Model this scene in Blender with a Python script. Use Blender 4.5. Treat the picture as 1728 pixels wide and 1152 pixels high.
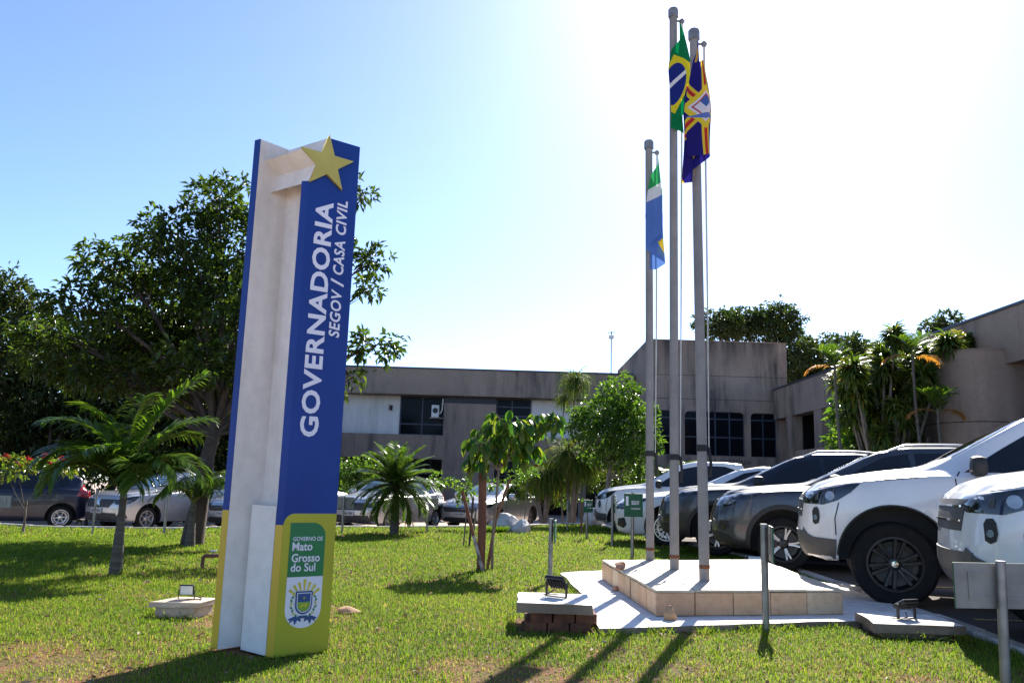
import bpy, bmesh, math, random
import numpy as np
from mathutils import Vector, Matrix
from mathutils.bvhtree import BVHTree
from mathutils.geometry import delaunay_2d_cdt
R = math.radians
random.seed(7); rng = np.random.default_rng(11)
sc = bpy.context.scene
for o in list(bpy.data.objects): bpy.data.objects.remove(o)
COL = sc.collection

# ---------------------------------------------------------------- camera
cam_d = bpy.data.cameras.new('camera'); cam = bpy.data.objects.new('camera', cam_d); COL.objects.link(cam)
cam_d.sensor_width = 36; cam_d.sensor_fit = 'HORIZONTAL'; cam_d.lens = 29.06
cam_d.clip_start = 0.05; cam_d.clip_end = 3000
PITCH, ROLL = R(9.8), R(1.7)
_f = Vector((0, math.cos(PITCH), math.sin(PITCH))); _u = Vector((0, -math.sin(PITCH), math.cos(PITCH))); _x = Vector((1, 0, 0))
_X = _x*math.cos(ROLL)+_u*math.sin(ROLL); _U = _u*math.cos(ROLL)-_x*math.sin(ROLL)
cam.matrix_world = Matrix(((_X.x, _U.x, -_f.x, 0), (_X.y, _U.y, -_f.y, 0), (_X.z, _U.z, -_f.z, 1.05), (0, 0, 0, 1)))
sc.camera = cam

# ---------------------------------------------------------------- daylight
SUN_AZ, SUN_EL = R(19), R(38)          # azimuth clockwise from +Y
w = bpy.data.worlds.new('World'); sc.world = w; w.use_nodes = True
nt = w.node_tree; nt.nodes.clear()
sky = nt.nodes.new('ShaderNodeTexSky'); sky.sky_type = 'NISHITA'; sky.sun_disc = False
sky.sun_elevation = SUN_EL; sky.sun_rotation = SUN_AZ; sky.altitude = 1000; sky.air_density = 0.7; sky.dust_density = 0.8; sky.ozone_density = 4.0
bg = nt.nodes.new('ShaderNodeBackground'); bg.inputs['Strength'].default_value = 0.105
out = nt.nodes.new('ShaderNodeOutputWorld')
nt.links.new(sky.outputs[0], bg.inputs[0]); nt.links.new(bg.outputs[0], out.inputs[0])
sun_d = bpy.data.lights.new('sun', 'SUN'); sun_d.energy = 5.0; sun_d.angle = R(0.53); sun_d.color = (1.0, 0.94, 0.84)
sun = bpy.data.objects.new('sun', sun_d); COL.objects.link(sun)
sdir = Vector((math.sin(SUN_AZ)*math.cos(SUN_EL), math.cos(SUN_AZ)*math.cos(SUN_EL), math.sin(SUN_EL)))
sun.rotation_euler = sdir.to_track_quat('Z', 'Y').to_euler(); sun.location = sdir*60
sc.view_settings.view_transform = 'Standard'; sc.view_settings.look = 'None'
sc.view_settings.exposure = 1.45; sc.view_settings.gamma = 1.0; sc.view_settings.use_curve_mapping = False
sc.cycles.max_bounces = 8; sc.cycles.transparent_max_bounces = 8

# ---------------------------------------------------------------- helpers
def tag(o, label=None, cat=None, group=None, kind=None):
    if label: o['label'] = label
    if cat: o['category'] = cat
    if group: o['group'] = group
    if kind: o['kind'] = kind
    return o
def link(name, me, mats=None, parent=None):
    o = bpy.data.objects.new(name, me); COL.objects.link(o)
    if mats is not None and me is not None and not me.materials:
        for m in (mats if isinstance(mats, (list, tuple)) else [mats]): me.materials.append(m)
    if parent is not None: o.parent = parent
    return o
def empty(name, loc=(0, 0, 0), rz=0, label=None, cat=None, group=None):
    o = bpy.data.objects.new(name, None); COL.objects.link(o); o.location = loc; o.rotation_euler = (0, 0, rz); o.empty_display_size = .2
    return tag(o, label, cat, group)
def me_from(name, V, F, smooth=False, angle=None):
    me = bpy.data.meshes.new(name); me.from_pydata([tuple(v) for v in V], [], [tuple(f) for f in F]); me.update()
    if smooth or angle:
        me.shade_smooth()
        if angle: me.set_sharp_from_angle(angle=R(angle))
    return me
def np_mesh(name, V, Q, smooth=False, uv=None, col=None):
    """V (n,3); Q (m,k) faces of one size"""
    V = np.asarray(V, np.float32); Q = np.asarray(Q, np.int32); m, k = Q.shape
    me = bpy.data.meshes.new(name); me.vertices.add(len(V)); me.vertices.foreach_set('co', V.ravel())
    me.loops.add(m*k); me.loops.foreach_set('vertex_index', Q.ravel())
    me.polygons.add(m); me.polygons.foreach_set('loop_start', np.arange(0, m*k, k, dtype=np.int32))
    try: me.polygons.foreach_set('loop_total', np.full(m, k, np.int32))
    except Exception: pass
    if smooth: me.polygons.foreach_set('use_smooth', np.ones(m, bool))
    if col is not None:
        a = me.attributes.new('tint', 'FLOAT', 'POINT'); a.data.foreach_set('value', np.asarray(col, np.float32))
    me.update(); me.validate()
    return me
class MB:
    """collects shapes into one mesh"""
    def __init__(s): s.V = []; s.F = []; s.M = []
    def add(s, V, F, mi=0):
        n = len(s.V); s.V += [Vector(v) for v in V]; s.F += [tuple(i+n for i in f) for f in F]; s.M += [mi]*len(F); return s
    def box(s, lo, hi, mi=0, m=None, bev=0.0):
        x0, y0, z0 = lo; x1, y1, z1 = hi
        if bev > 0:
            b = bev; V = []; F = []
            bm = bmesh.new(); bmesh.ops.create_cube(bm, size=1)
            for v in bm.verts: v.co = Vector(((x0+x1)/2+v.co.x*(x1-x0), (y0+y1)/2+v.co.y*(y1-y0), (z0+z1)/2+v.co.z*(z1-z0)))
            bmesh.ops.bevel(bm, geom=list(bm.edges), offset=b, segments=2, affect='EDGES', profile=.5)
            bm.verts.index_update()
            V = [v.co.copy() for v in bm.verts]; F = [[v.index for v in f.verts] for f in bm.faces]; bm.free()
        else:
            V = [Vector(p) for p in ((x0, y0, z0), (x1, y0, z0), (x1, y1, z0), (x0, y1, z0), (x0, y0, z1), (x1, y0, z1), (x1, y1, z1), (x0, y1, z1))]
            F = [(0, 3, 2, 1), (4, 5, 6, 7), (0, 1, 5, 4), (1, 2, 6, 5), (2, 3, 7, 6), (3, 0, 4, 7)]
        if m: V = [m @ v for v in V]
        return s.add(V, F, mi)
    def prism(s, poly, z0, z1, mi=0, m=None):
        n = len(poly); V = [Vector((p[0], p[1], z0)) for p in poly]+[Vector((p[0], p[1], z1)) for p in poly]
        F = [tuple(range(n-1, -1, -1)), tuple(range(n, 2*n))]+[(i, (i+1) % n, n+(i+1) % n, n+i) for i in range(n)]
        if m: V = [m @ v for v in V]
        return s.add(V, F, mi)
    def tube(s, pts, rad, n=8, mi=0, cap=True):
        pts = [Vector(p) for p in pts]; rad = rad if isinstance(rad, (list, tuple)) else [rad]*len(pts)
        V = []; F = []; up = Vector((0, 0, 1)); prev = None
        for i, p in enumerate(pts):
            t = (pts[min(i+1, len(pts)-1)]-pts[max(i-1, 0)]).normalized()
            if prev is None:
                a = t.cross(up)
                if a.length < .05: a = t.cross(Vector((1, 0, 0)))
            else: a = prev-t*prev.dot(t)
            a.normalize(); prev = a; b = t.cross(a)
            for k in range(n):
                an = 2*math.pi*k/n; V.append(p+(a*math.cos(an)+b*math.sin(an))*rad[i])
        for i in range(len(pts)-1):
            for k in range(n): F.append((i*n+k, i*n+(k+1) % n, (i+1)*n+(k+1) % n, (i+1)*n+k))
        if cap: F.append(tuple(range(n-1, -1, -1))); F.append(tuple((len(pts)-1)*n+k for k in range(n)))
        return s.add(V, F, mi)
    def lathe(s, prof, n=24, mi=0, m=None, closed=False):
        """prof: (r, h); axis Z"""
        V = []; F = []; k = len(prof)
        for i in range(n):
            a = 2*math.pi*i/n
            for r, h in prof: V.append(Vector((r*math.cos(a), r*math.sin(a), h)))
        for i in range(n):
            j = (i+1) % n
            for q in range(k if closed else k-1):
                q2 = (q+1) % k; F.append((i*k+q, j*k+q, j*k+q2, i*k+q2))
        if m: V = [m @ v for v in V]
        return s.add(V, F, mi)
    def mesh(s, name, angle=None, smooth=False):
        me = me_from(name, s.V, s.F, smooth, angle)
        if any(s.M): me.polygons.foreach_set('material_index', np.array(s.M, np.int32))
        return me
    def build(s, name, mats, parent=None, angle=None, smooth=False): return link(name, s.mesh(name, angle, smooth), mats, parent)

def curve_sheet(loops, thick, bev=0.0):
    """closed 2-D loops (outer + holes) -> extruded mesh in XY, centred on z=0"""
    cu = bpy.data.curves.new('c', 'CURVE'); cu.dimensions = '2D'; cu.fill_mode = 'BOTH'; cu.extrude = thick/2; cu.bevel_depth = bev
    for L in loops:
        sp = cu.splines.new('POLY'); sp.points.add(len(L)-1); sp.use_cyclic_u = True
        for i, p in enumerate(L): sp.points[i].co = (p[0], p[1], 0, 1)
    o = bpy.data.objects.new('c', cu); COL.objects.link(o); dg = bpy.context.evaluated_depsgraph_get()
    me = bpy.data.meshes.new_from_object(o.evaluated_get(dg)); bpy.data.objects.remove(o); bpy.data.curves.remove(cu)
    me.materials.clear(); return me
def text_mesh(txt, size=1.0, offset=0.0, extrude=0.001, shear=0.0, spacing=1.0, align='LEFT', res=3):
    cu = bpy.data.curves.new('t', 'FONT'); cu.body = txt; cu.size = size; cu.offset = offset; cu.extrude = extrude; cu.shear = shear
    cu.space_character = spacing; cu.align_x = align; cu.resolution_u = res
    o = bpy.data.objects.new('t', cu); COL.objects.link(o); dg = bpy.context.evaluated_depsgraph_get()
    me = bpy.data.meshes.new_from_object(o.evaluated_get(dg)); bpy.data.objects.remove(o); bpy.data.curves.remove(cu)
    me.materials.clear(); return me
def fit_text(me, w, h):
    """scale a text mesh to a box of w x h with its lower left corner at the origin"""
    n = len(me.vertices); a = np.empty(n*3, np.float32); me.vertices.foreach_get('co', a); a = a.reshape(-1, 3)
    lo, hi = a.min(0), a.max(0); a[:, 0] = (a[:, 0]-lo[0])*w/(hi[0]-lo[0]); a[:, 1] = (a[:, 1]-lo[1])*h/(hi[1]-lo[1])
    me.vertices.foreach_set('co', a.ravel()); me.update(); return me
def xf(me, m): me.transform(m); me.update(); return me
def rrect(x0, y0, x1, y1, r, n=5, corners=(1, 1, 1, 1)):
    """rounded rectangle; corners: bl, br, tr, tl"""
    P = []
    for (cx, cy, a0), k in zip(((x0+r, y0+r, 180), (x1-r, y0+r, 270), (x1-r, y1-r, 0), (x0+r, y1-r, 90)), corners):
        if k:
            for i in range(n+1): a = R(a0+90*i/n); P.append((cx+r*math.cos(a), cy+r*math.sin(a)))
        else: P.append((cx+(r if a0 in (270, 0) else -r), cy+(r if a0 in (0, 90) else -r)))
    return P
def ss(a, b, x):
    t = np.clip((np.asarray(x, float)-a)/(b-a), 0, 1); return t*t*(3-2*t)
def in_poly(poly, x, y):
    x = np.asarray(x); y = np.asarray(y); c = np.zeros(x.shape, bool); n = len(poly)
    for i in range(n):
        x0, y0 = poly[i]; x1, y1 = poly[(i+1) % n]
        if y0 == y1: continue
        k = ((y0 > y) != (y1 > y)) & (x < (x1-x0)*(y-y0)/(y1-y0)+x0); c ^= k
    return c
def cdt(poly, step, jitter=0.0, extra=()):
    """triangulate a 2-D polygon with interior points on a grid"""
    P = []
    for i in range(len(poly)):
        a = Vector(poly[i]); b = Vector(poly[(i+1) % len(poly)]); n = max(1, int((b-a).length/step))
        for k in range(n): P.append(a+(b-a)*k/n)
    nb = len(P); xs = [p.x for p in P]; ys = [p.y for p in P]
    gx, gy = np.meshgrid(np.arange(min(xs)+step/2, max(xs), step), np.arange(min(ys)+step/2, max(ys), step))
    gx = gx.ravel()+(rng.random(gx.size)-.5)*jitter*step; gy = gy.ravel()+(rng.random(gy.size)-.5)*jitter*step
    k = in_poly([tuple(p) for p in poly], gx, gy)
    pts = P+[Vector((a, b)) for a, b in zip(gx[k], gy[k])]
    r = delaunay_2d_cdt(pts, [(i, (i+1) % nb) for i in range(nb)], [], 1, 1e-5)
    return r[0], r[2]

# ---------------------------------------------------------------- materials
def newmat(name):
    m = bpy.data.materials.new(name); m.use_nodes = True; nt = m.node_tree
    return m, nt, nt.nodes['Principled BSDF'], nt.nodes['Material Output']
def N(nt, t, **kw):
    n = nt.nodes.new(t)
    for k, v in kw.items():
        if k in n.inputs: n.inputs[k].default_value = v
        else: setattr(n, k, v)
    return n
def setp(b, **kw):
    for k, v in kw.items():
        k = {'rough': 'Roughness', 'metal': 'Metallic', 'spec': 'Specular IOR Level', 'coat': 'Coat Weight', 'coatr': 'Coat Roughness', 'trans': 'Transmission Weight', 'alpha': 'Alpha', 'ior': 'IOR'}[k]
        b.inputs[k].default_value = v
def c4(c): return (c[0], c[1], c[2], 1)
def hexc(h):
    v = [int(h[i:i+2], 16)/255 for i in (0, 2, 4)]; return tuple(((x+.055)/1.055)**2.4 if x > .04 else x/12.92 for x in v)
def coords(nt, scale=(1, 1, 1), kind='Object'):
    t = N(nt, 'ShaderNodeTexCoord'); mp = N(nt, 'ShaderNodeMapping'); mp.inputs['Scale'].default_value = scale
    nt.links.new(t.outputs[kind], mp.inputs[0]); return mp.outputs[0]
def noise(nt, vec, scale, detail=4, rough=.55, lo=.35, hi=.65):
    n = N(nt, 'ShaderNodeTexNoise'); n.inputs['Scale'].default_value = scale; n.inputs['Detail'].default_value = detail; n.inputs['Roughness'].default_value = rough
    nt.links.new(vec, n.inputs['Vector']); r = N(nt, 'ShaderNodeMapRange'); r.inputs[1].default_value = lo; r.inputs[2].default_value = hi
    nt.links.new(n.outputs[0], r.inputs[0]); return r.outputs[0]
def mix(nt, fac, a, b, mode='MIX'):
    n = N(nt, 'ShaderNodeMix', data_type='RGBA', blend_type=mode)
    for i, v in ((0, fac), (6, a), (7, b)):
        if isinstance(v, (int, float)): n.inputs[i].default_value = v
        elif isinstance(v, (tuple, list)): n.inputs[i].default_value = c4(v)
        else: nt.links.new(v, n.inputs[i])
    return n.outputs[2]
def mth(nt, op, a, b=0.0, clamp=False):
    n = N(nt, 'ShaderNodeMath', operation=op, use_clamp=clamp)
    for i, v in ((0, a), (1, b)):
        if isinstance(v, (int, float)): n.inputs[i].default_value = v
        else: nt.links.new(v, n.inputs[i])
    return n.outputs[0]
def bump(nt, b, h, strength=.3, dist=.01):
    n = N(nt, 'ShaderNodeBump'); n.inputs['Strength'].default_value = strength; n.inputs['Distance'].default_value = dist
    nt.links.new(h, n.inputs['Height']); nt.links.new(n.outputs[0], b.inputs['Normal'])
def plain(name, c, rough=.5, metal=0.0, c2=None, scale=8, bmp=0.0, bscale=40, coat=0.0, spec=.5, stretch=(1, 1, 1)):
    m, nt, b, o = newmat(name); setp(b, rough=rough, metal=metal, coat=coat, spec=spec); b.inputs['Base Color'].default_value = c4(c)
    v = coords(nt, stretch)
    if c2 is None: c2 = tuple(x*.82 for x in c)
    nt.links.new(mix(nt, noise(nt, v, scale), c, c2), b.inputs['Base Color'])
    if bmp: bump(nt, b, noise(nt, v, bscale, 3, .6, 0, 1), bmp)
    return m
def concrete(name, c1, c2, stain=(.05, .045, .04), amt=.6, scale=.5, streak=1.0, mould=None):
    m, nt, b, o = newmat(name); setp(b, rough=.9, spec=.25)
    v = coords(nt); base = mix(nt, noise(nt, v, scale, 6, .6, .3, .7), c1, c2)
    base = mix(nt, mth(nt, 'MULTIPLY', noise(nt, v, 9, 5, .7, .4, .75), .35), base, tuple(x*.6 for x in c2))
    vs = coords(nt, (1, 1, .13)); st = noise(nt, vs, 2.2*streak, 6, .65, .42, .66)
    big = noise(nt, v, .35, 4, .55, .36, .58)
    base = mix(nt, mth(nt, 'MULTIPLY', mth(nt, 'MULTIPLY', st, big), amt), base, stain)
    lite = noise(nt, coords(nt, (1, 1, .2)), 4.5, 4, .6, .66, .74)
    base = mix(nt, mth(nt, 'MULTIPLY', lite, .18), base, (.45, .42, .4))
    if mould:      # black mould runs hanging from the parapet
        sep = N(nt, 'ShaderNodeSeparateXYZ'); nt.links.new(v, sep.inputs[0]); g = N(nt, 'ShaderNodeMapRange'); g.inputs[1].default_value = mould-1.5; g.inputs[2].default_value = mould
        nt.links.new(sep.outputs[2], g.inputs[0]); run = noise(nt, coords(nt, (1, 1, .07)), 1.3, 6, .7, .36, .60); run = mth(nt, 'MULTIPLY', mth(nt, 'POWER', g.outputs[0], 1.3), run, True)
        base = mix(nt, mth(nt, 'MULTIPLY', run, .95), base, (.035, .033, .032))
    nt.links.new(base, b.inputs['Base Color']); bump(nt, b, noise(nt, v, 22, 5, .7, 0, 1), .25, .02)
    return m
def leafmat(name, cols, trans=.45, rough=.42, tcol=None, spec=.4):
    """leaf with tint attribute 0..1 running over cols"""
    m, nt, b, o = newmat(name); setp(b, rough=rough, spec=spec)
    at = N(nt, 'ShaderNodeAttribute', attribute_name='tint'); ramp = N(nt, 'ShaderNodeValToRGB')
    e = ramp.color_ramp.elements
    while len(e) < len(cols): e.new(.5)
    for i, c in enumerate(cols): e[i].position = i/(len(cols)-1); e[i].color = c4(c)
    nt.links.new(at.outputs['Fac'], ramp.inputs[0]); nt.links.new(ramp.outputs[0], b.inputs['Base Color'])
    tr = N(nt, 'ShaderNodeBsdfTranslucent'); ms = N(nt, 'ShaderNodeMixShader'); ms.inputs[0].default_value = trans
    tc = mix(nt, 1.0, ramp.outputs[0], tcol or (2.1, 2.0, .75), 'MULTIPLY'); nt.links.new(tc, tr.inputs[0])
    nt.links.new(b.outputs[0], ms.inputs[1]); nt.links.new(tr.outputs[0], ms.inputs[2]); nt.links.new(ms.outputs[0], o.inputs[0])
    return m
M = {}
M['steel'] = plain('galvanised_steel', (.27, .27, .28), .55, .5, (.17, .17, .18), 14, .1, 60)
M['post'] = plain('brushed_steel', (.30, .29, .28), .42, .85, (.2, .195, .19), 9)
M['rust'] = plain('rust', (.22, .075, .03), .9, 0, (.10, .05, .03), 22, .3)
M['black'] = plain('black_plastic', (.010, .010, .011), .5, 0)
M['rubber'] = plain('rubber', (.011, .011, .0115), .85, 0, (.017, .016, .015), 12, spec=.25)
M['rope'] = plain('rope', (.55, .55, .52), .8)
M['darkrope'] = plain('dark_cord', (.02, .02, .022), .8)
M['white'] = plain('white_paint', (.78, .77, .74), .6, 0, (.66, .65, .62), 6)
M['wallwhite'] = concrete('white_render', (.84, .81, .77), (.79, .76, .72), (.4, .38, .35), .5)
M['concrete'] = concrete('concrete', (.35, .262, .205), (.28, .212, .168), (.06, .055, .05), .75)
M['concrete2'] = concrete('concrete_warm', (.38, .28, .215), (.29, .218, .172), (.05, .046, .044), .9, .6)
M['mouldy'] = concrete('mouldy_concrete', (.38, .28, .215), (.29, .218, .172), (.05, .046, .044), .9, .6, mould=7.55)
M['slab'] = concrete('whitewash', (.80, .785, .76), (.70, .68, .66), (.32, .27, .23), .45, 1.2, 2.5)
M['rawcon'] = concrete('raw_concrete', (.36, .26, .19), (.22, .15, .11), (.08, .06, .05), .6, 3)
M['kerb'] = concrete('kerb_paint', (.62, .60, .57), (.45, .42, .40), (.14, .11, .09), .8, 2.5)
M['glass'], nt, b, o = newmat('dark_glass'); setp(b, rough=.1, spec=.06); b.inputs['Base Color'].default_value = (.006, .007, .010, 1)
M['wframe'] = plain('window_frame', (.035, .045, .07), .5)
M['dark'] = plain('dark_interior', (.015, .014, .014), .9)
# ================================================================ SETTING: ground, lawn, kerbs
def zl(x, y):   # lawn height
    x = np.asarray(x, float); y = np.asarray(y, float)
    return -.05*np.exp(-((x+1.5)**2+(y-5.3)**2)/1.1)-.2*ss(3.5, 11, -x)*ss(8, 17, y)+.012*np.sin(x*1.3+.7)*np.sin(y*.9)*ss(4.5, 2.5, np.abs(y-8.5))*(x < .3)
def zr(x, y):   # road and parking height
    x = np.asarray(x, float); y = np.asarray(y, float)
    return .012-.365*ss(13, 27, y)+.018*np.minimum(x, 0)*ss(13, 20, y)
def Z(x, y): return float(zl(x, y))
KERB_R = [(2.5, 24.2), (2.75, 21.2), (3.06, 18.5), (3.45, 16), (3.81, 13.9), (3.9, 11.7), (3.8, 9.2), (3.63, 6.69), (3.52, 5.4), (3.3, 3.2), (3.18, 1.6)]
KERB_B = [(-30, 19.6), (-20, 19.4), (-11.5, 19.2), (-7.2, 17.9), (-3.9, 18.5), (-1.35, 19.9), (.08, 21), (1.4, 23), (2.5, 24.2)]
LAWN = KERB_B+KERB_R[1:]+[(-30, 1.6)]
# ground sheet (paved yard) out to the horizon; unseen paving behind camera added to bounce light
xs = np.concatenate([[-900, -300, -120], np.arange(-60, 61, 2.0), [120, 300, 900]]); ys = np.concatenate([[-400, -120, -40], np.arange(-20, 70, 1.5), [120, 300, 1200]])
gx, gy = np.meshgrid(xs, ys); gz_ = zr(gx, gy)
gz_ = np.where(in_poly(LAWN, gx.ravel(), gy.ravel()).reshape(gx.shape), np.minimum(gz_, zl(gx, gy)-.06), gz_)
nx = len(xs); Q = [(j*nx+i, j*nx+i+1, (j+1)*nx+i+1, (j+1)*nx+i) for j in range(len(ys)-1) for i in range(nx-1)]
m, nt, b, o = newmat('paved_road'); setp(b, rough=.9, spec=.2); v = coords(nt)
base = mix(nt, noise(nt, v, .6, 5, .6), (.46, .36, .29), (.37, .29, .24)); base = mix(nt, mth(nt, 'MULTIPLY', noise(nt, v, 14, 4, .7, .45, .7), .5), base, (.17, .13, .11))
nt.links.new(base, b.inputs['Base Color']); bump(nt, b, noise(nt, v, 60, 3, .6, 0, 1), .3); M['road'] = m
o = link('road', np_mesh('road', np.stack([gx.ravel(), gy.ravel(), gz_.ravel()], 1), Q, True), M['road']); tag(o, kind='structure')
# parking asphalt beside the lawn
PARK = [(x+.02, y) for x, y in KERB_R]+[(16, 1.6), (16, 24.2)]
Vp, Fp = cdt(PARK, 1.0)
m, nt, b, o = newmat('asphalt'); setp(b, rough=.92, spec=.25); v = coords(nt)
base = mix(nt, noise(nt, v, 1.1, 6, .6), (.062, .052, .046), (.095, .078, .068)); base = mix(nt, noise(nt, v, 120, 2, .6, .55, .75), base, (.15, .13, .12))
nt.links.new(base, b.inputs['Base Color']); bump(nt, b, noise(nt, v, 160, 3, .6, 0, 1), .5, .004); M['asphalt'] = m
o = link('parking_lot', me_from('parking_lot', [(p.x, p.y, float(zr(p.x, p.y))+.008) for p in Vp], Fp, True), M['asphalt']); tag(o, kind='structure')
M['yellowline'] = plain('faded_yellow_paint', (.42, .30, .12), .85, 0, (.2, .15, .08), 7)
for k, yy in enumerate((5.35, 7.35, 9.85, 12.6, 15.4, 18.2)):
    x0 = 3.95+(.1 if yy < 8 else 0); mb = MB(); n = 8
    for i in range(n):
        xa, xb = x0+4.6*i/n, x0+4.6*(i+1)/n-.001; q = [(xa, yy), (xb, yy), (xb, yy+.09), (xa, yy+.09)]
        mb.add([(a, c, float(zr(a, c))+.014) for a, c in q], [(0, 1, 2, 3)])
    o = mb.build('bay_line', M['yellowline']); tag(o, kind='structure')
# lawn sheet
Vl, Fl = cdt(LAWN, .45, .5)
m, nt, b, o = newmat('lawn_soil'); setp(b, rough=.95, spec=.1); v = coords(nt)
soil = mix(nt, noise(nt, v, 3, 5, .6), (.22, .10, .055), (.14, .07, .04))
base = mix(nt, noise(nt, v, 2.2, 5, .7, .42, .62), soil, (.10, .085, .035)); base = mix(nt, noise(nt, v, 40, 3, .7, .5, .7), base, (.16, .12, .06))
nt.links.new(base, b.inputs['Base Color']); bump(nt, b, noise(nt, v, 35, 4, .7, 0, 1), .8, .03); M['lawn'] = m
o = link('lawn', me_from('lawn', [(p.x, p.y, float(zl(p.x, p.y))) for p in Vl], Fl, True), M['lawn']); tag(o, kind='structure')
# kerbs: one stone after another
def kerb(path, w=.13, top=.045, deep=.5, seg=.95, side=1):
    root = empty('kerb'); tag(root, kind='structure')
    for i in range(len(path)-1):
        a = Vector(path[i]); c = Vector(path[i+1]); d = c-a; n = max(1, round(d.length/seg)); t = d.normalized(); q = Vector((-t.y, t.x))*side
        for k in range(n):
            p0 = a+d*(k/n)+t*.008; p1 = a+d*((k+1)/n)-t*.008
            if p0.y < 2 or p0.x < -21: continue
            hz = top+random.uniform(-.008, .008); s = random.uniform(-.008, .008); mb = MB()
            pts = [p0+q*s, p1+q*s, p1+q*(w+s), p0+q*(w+s)]; zz = [Z(p.x, p.y) for p in (p0, p1, p1, p0)]
            c_ = .015; inn = [p0+q*(s+c_)+t*c_, p1+q*(s+c_)-t*c_, p1+q*(w+s-c_)-t*c_, p0+q*(w+s-c_)+t*c_]
            V = [(p.x, p.y, z-deep) for p, z in zip(pts, zz)]+[(p.x, p.y, z+hz-c_) for p, z in zip(pts, zz)]+[(p.x, p.y, z+hz) for p, z in zip(inn, zz)]
            mb.add(V, [(0, 1, 5, 4), (1, 2, 6, 5), (2, 3, 7, 6), (3, 0, 4, 7), (4, 5, 9, 8), (5, 6, 10, 9), (6, 7, 11, 10), (7, 4, 8, 11), (8, 9, 10, 11)])
            mb.build('kerb_stone', M['kerb'], root)
kerb(KERB_R, side=1); kerb(KERB_B, side=1)

# ================================================================ FLAG PLATFORM
def jag(poly, step=.18, amp=.012):
    P = []
    for i in range(len(poly)):
        a = Vector(poly[i]); c = Vector(poly[(i+1) % len(poly)]); n = max(1, int((c-a).length/step)); d = (c-a); q = Vector((-d.y, d.x)).normalized()
        for k in range(n): P.append(a+d*k/n+q*(random.uniform(-amp, amp) if k else 0))
    return [tuple(p) for p in P]
def slab_obj(name, poly, z0, z1, parent=None, amp=.012, bump_=.004):
    P = jag(poly, .16, amp); V2, F2 = cdt(P, .3, .4); mb = MB()
    mb.add([(p.x, p.y, z1+random.uniform(-bump_, bump_)) for p in V2], F2)
    n = len(P)
    mb.add([(p[0], p[1], z1) for p in P]+[(p[0]+random.uniform(-.01, .01), p[1]+random.uniform(-.01, .01), z0) for p in P], [((i+1) % n, i, n+i, n+(i+1) % n) for i in range(n)], 1)
    return mb.build(name, [M['slab'], M['rawcon']], parent)
SLAB = [(.69, 6.2), (2.86, 6.93), (2.95, 6.98), (3.5, 6.85), (3.60, 7.6), (3.72, 9.3), (3.6, 10.75), (1.23, 10.45), (.645, 10.0), (.74, 7.95), (.66, 7.3)]
fp = empty('flag_platform', (1.9, 8.4, 0), 0, 'tiled stone platform under the three flagpoles on a whitewashed slab', 'platform')
def own(o, e):
    o.parent = e; o.matrix_parent_inverse = Matrix.LocRotScale(e.location, e.rotation_euler, None).inverted(); return o
own(slab_obj('base_slab', SLAB, -.08, .05), fp)
POD = [Vector((1.21, 6.85)), Vector((2.86, 7.25)), Vector((3.05, 10.15)), Vector((1.07, 9.45))]
PT = .25
cen = sum(POD, Vector((0, 0)))/4
core = MB().prism([tuple(p+(cen-p).normalized()*.03) for p in POD], .045, PT-.012); M['mortar'] = plain('mortar', (.12, .085, .06), .95, 0, (.05, .035, .03), 20, .3)
own(core.build('core', M['mortar']), fp)
def tilemat(name, c, c2):
    m, nt, b, o = newmat(name); setp(b, rough=.55, spec=.35); v = coords(nt)
    base = mix(nt, noise(nt, v, 4, 5, .65, .3, .7), c, c2); base = mix(nt, mth(nt, 'MULTIPLY', noise(nt, v, 18, 5, .7, .5, .75), .45), base, (.3, .17, .09))
    nt.links.new(base, b.inputs['Base Color']); bump(nt, b, noise(nt, v, 50, 3, .6, 0, 1), .12); return m
TM = [tilemat('beige_tile', (.66, .43, .27), (.52, .31, .17)), tilemat('pink_tile', (.63, .38, .23), (.48, .27, .15)), tilemat('pale_tile', (.70, .53, .36), (.58, .40, .25))]
TOPM = [tilemat('top_tile', (.56, .48, .37), (.47, .38, .27)), tilemat('top_tile_b', (.60, .52, .41), (.50, .41, .30))]
def quad_tile(name, P4, th, mat, parent, g=.004):
    """P4: four 3-D corners of the face; th: thickness along minus normal"""
    P4 = [Vector(p) for p in P4]; c = sum(P4, Vector())/4; n = (P4[1]-P4[0]).cross(P4[3]-P4[0]).normalized(); off = n*random.uniform(-.002, .004)
    out = [p+(c-p).normalized()*g+off for p in P4]; inn = [p+(c-p).normalized()*(g+.006)+off+n*.003 for p in P4]
    V = [p-n*th for p in out]+out+inn
    F = [(0, 1, 5, 4), (1, 2, 6, 5), (2, 3, 7, 6), (3, 0, 4, 7), (4, 5, 9, 8), (5, 6, 10, 9), (6, 7, 11, 10), (7, 4, 8, 11), (8, 9, 10, 11)]
    o = MB().add(V, F).build(name, mat); return own(o, parent)
for i0, i1, n in ((0, 1, 5), (3, 0, 8), (1, 2, 9), (2, 3, 6)):
    for k in range(n):
        a = POD[i0].lerp(POD[i1], k/n); c = POD[i0].lerp(POD[i1], (k+1)/n)
        if i0 == 3 and k == 4: c = a.lerp(c, .8)
        quad_tile('side_tile', [(a.x, a.y, .052), (c.x, c.y, .052), (c.x, c.y, PT-.018), (a.x, a.y, PT-.018)], .025, random.choice(TM), fp)
NX, NY = 5, 7
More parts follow.
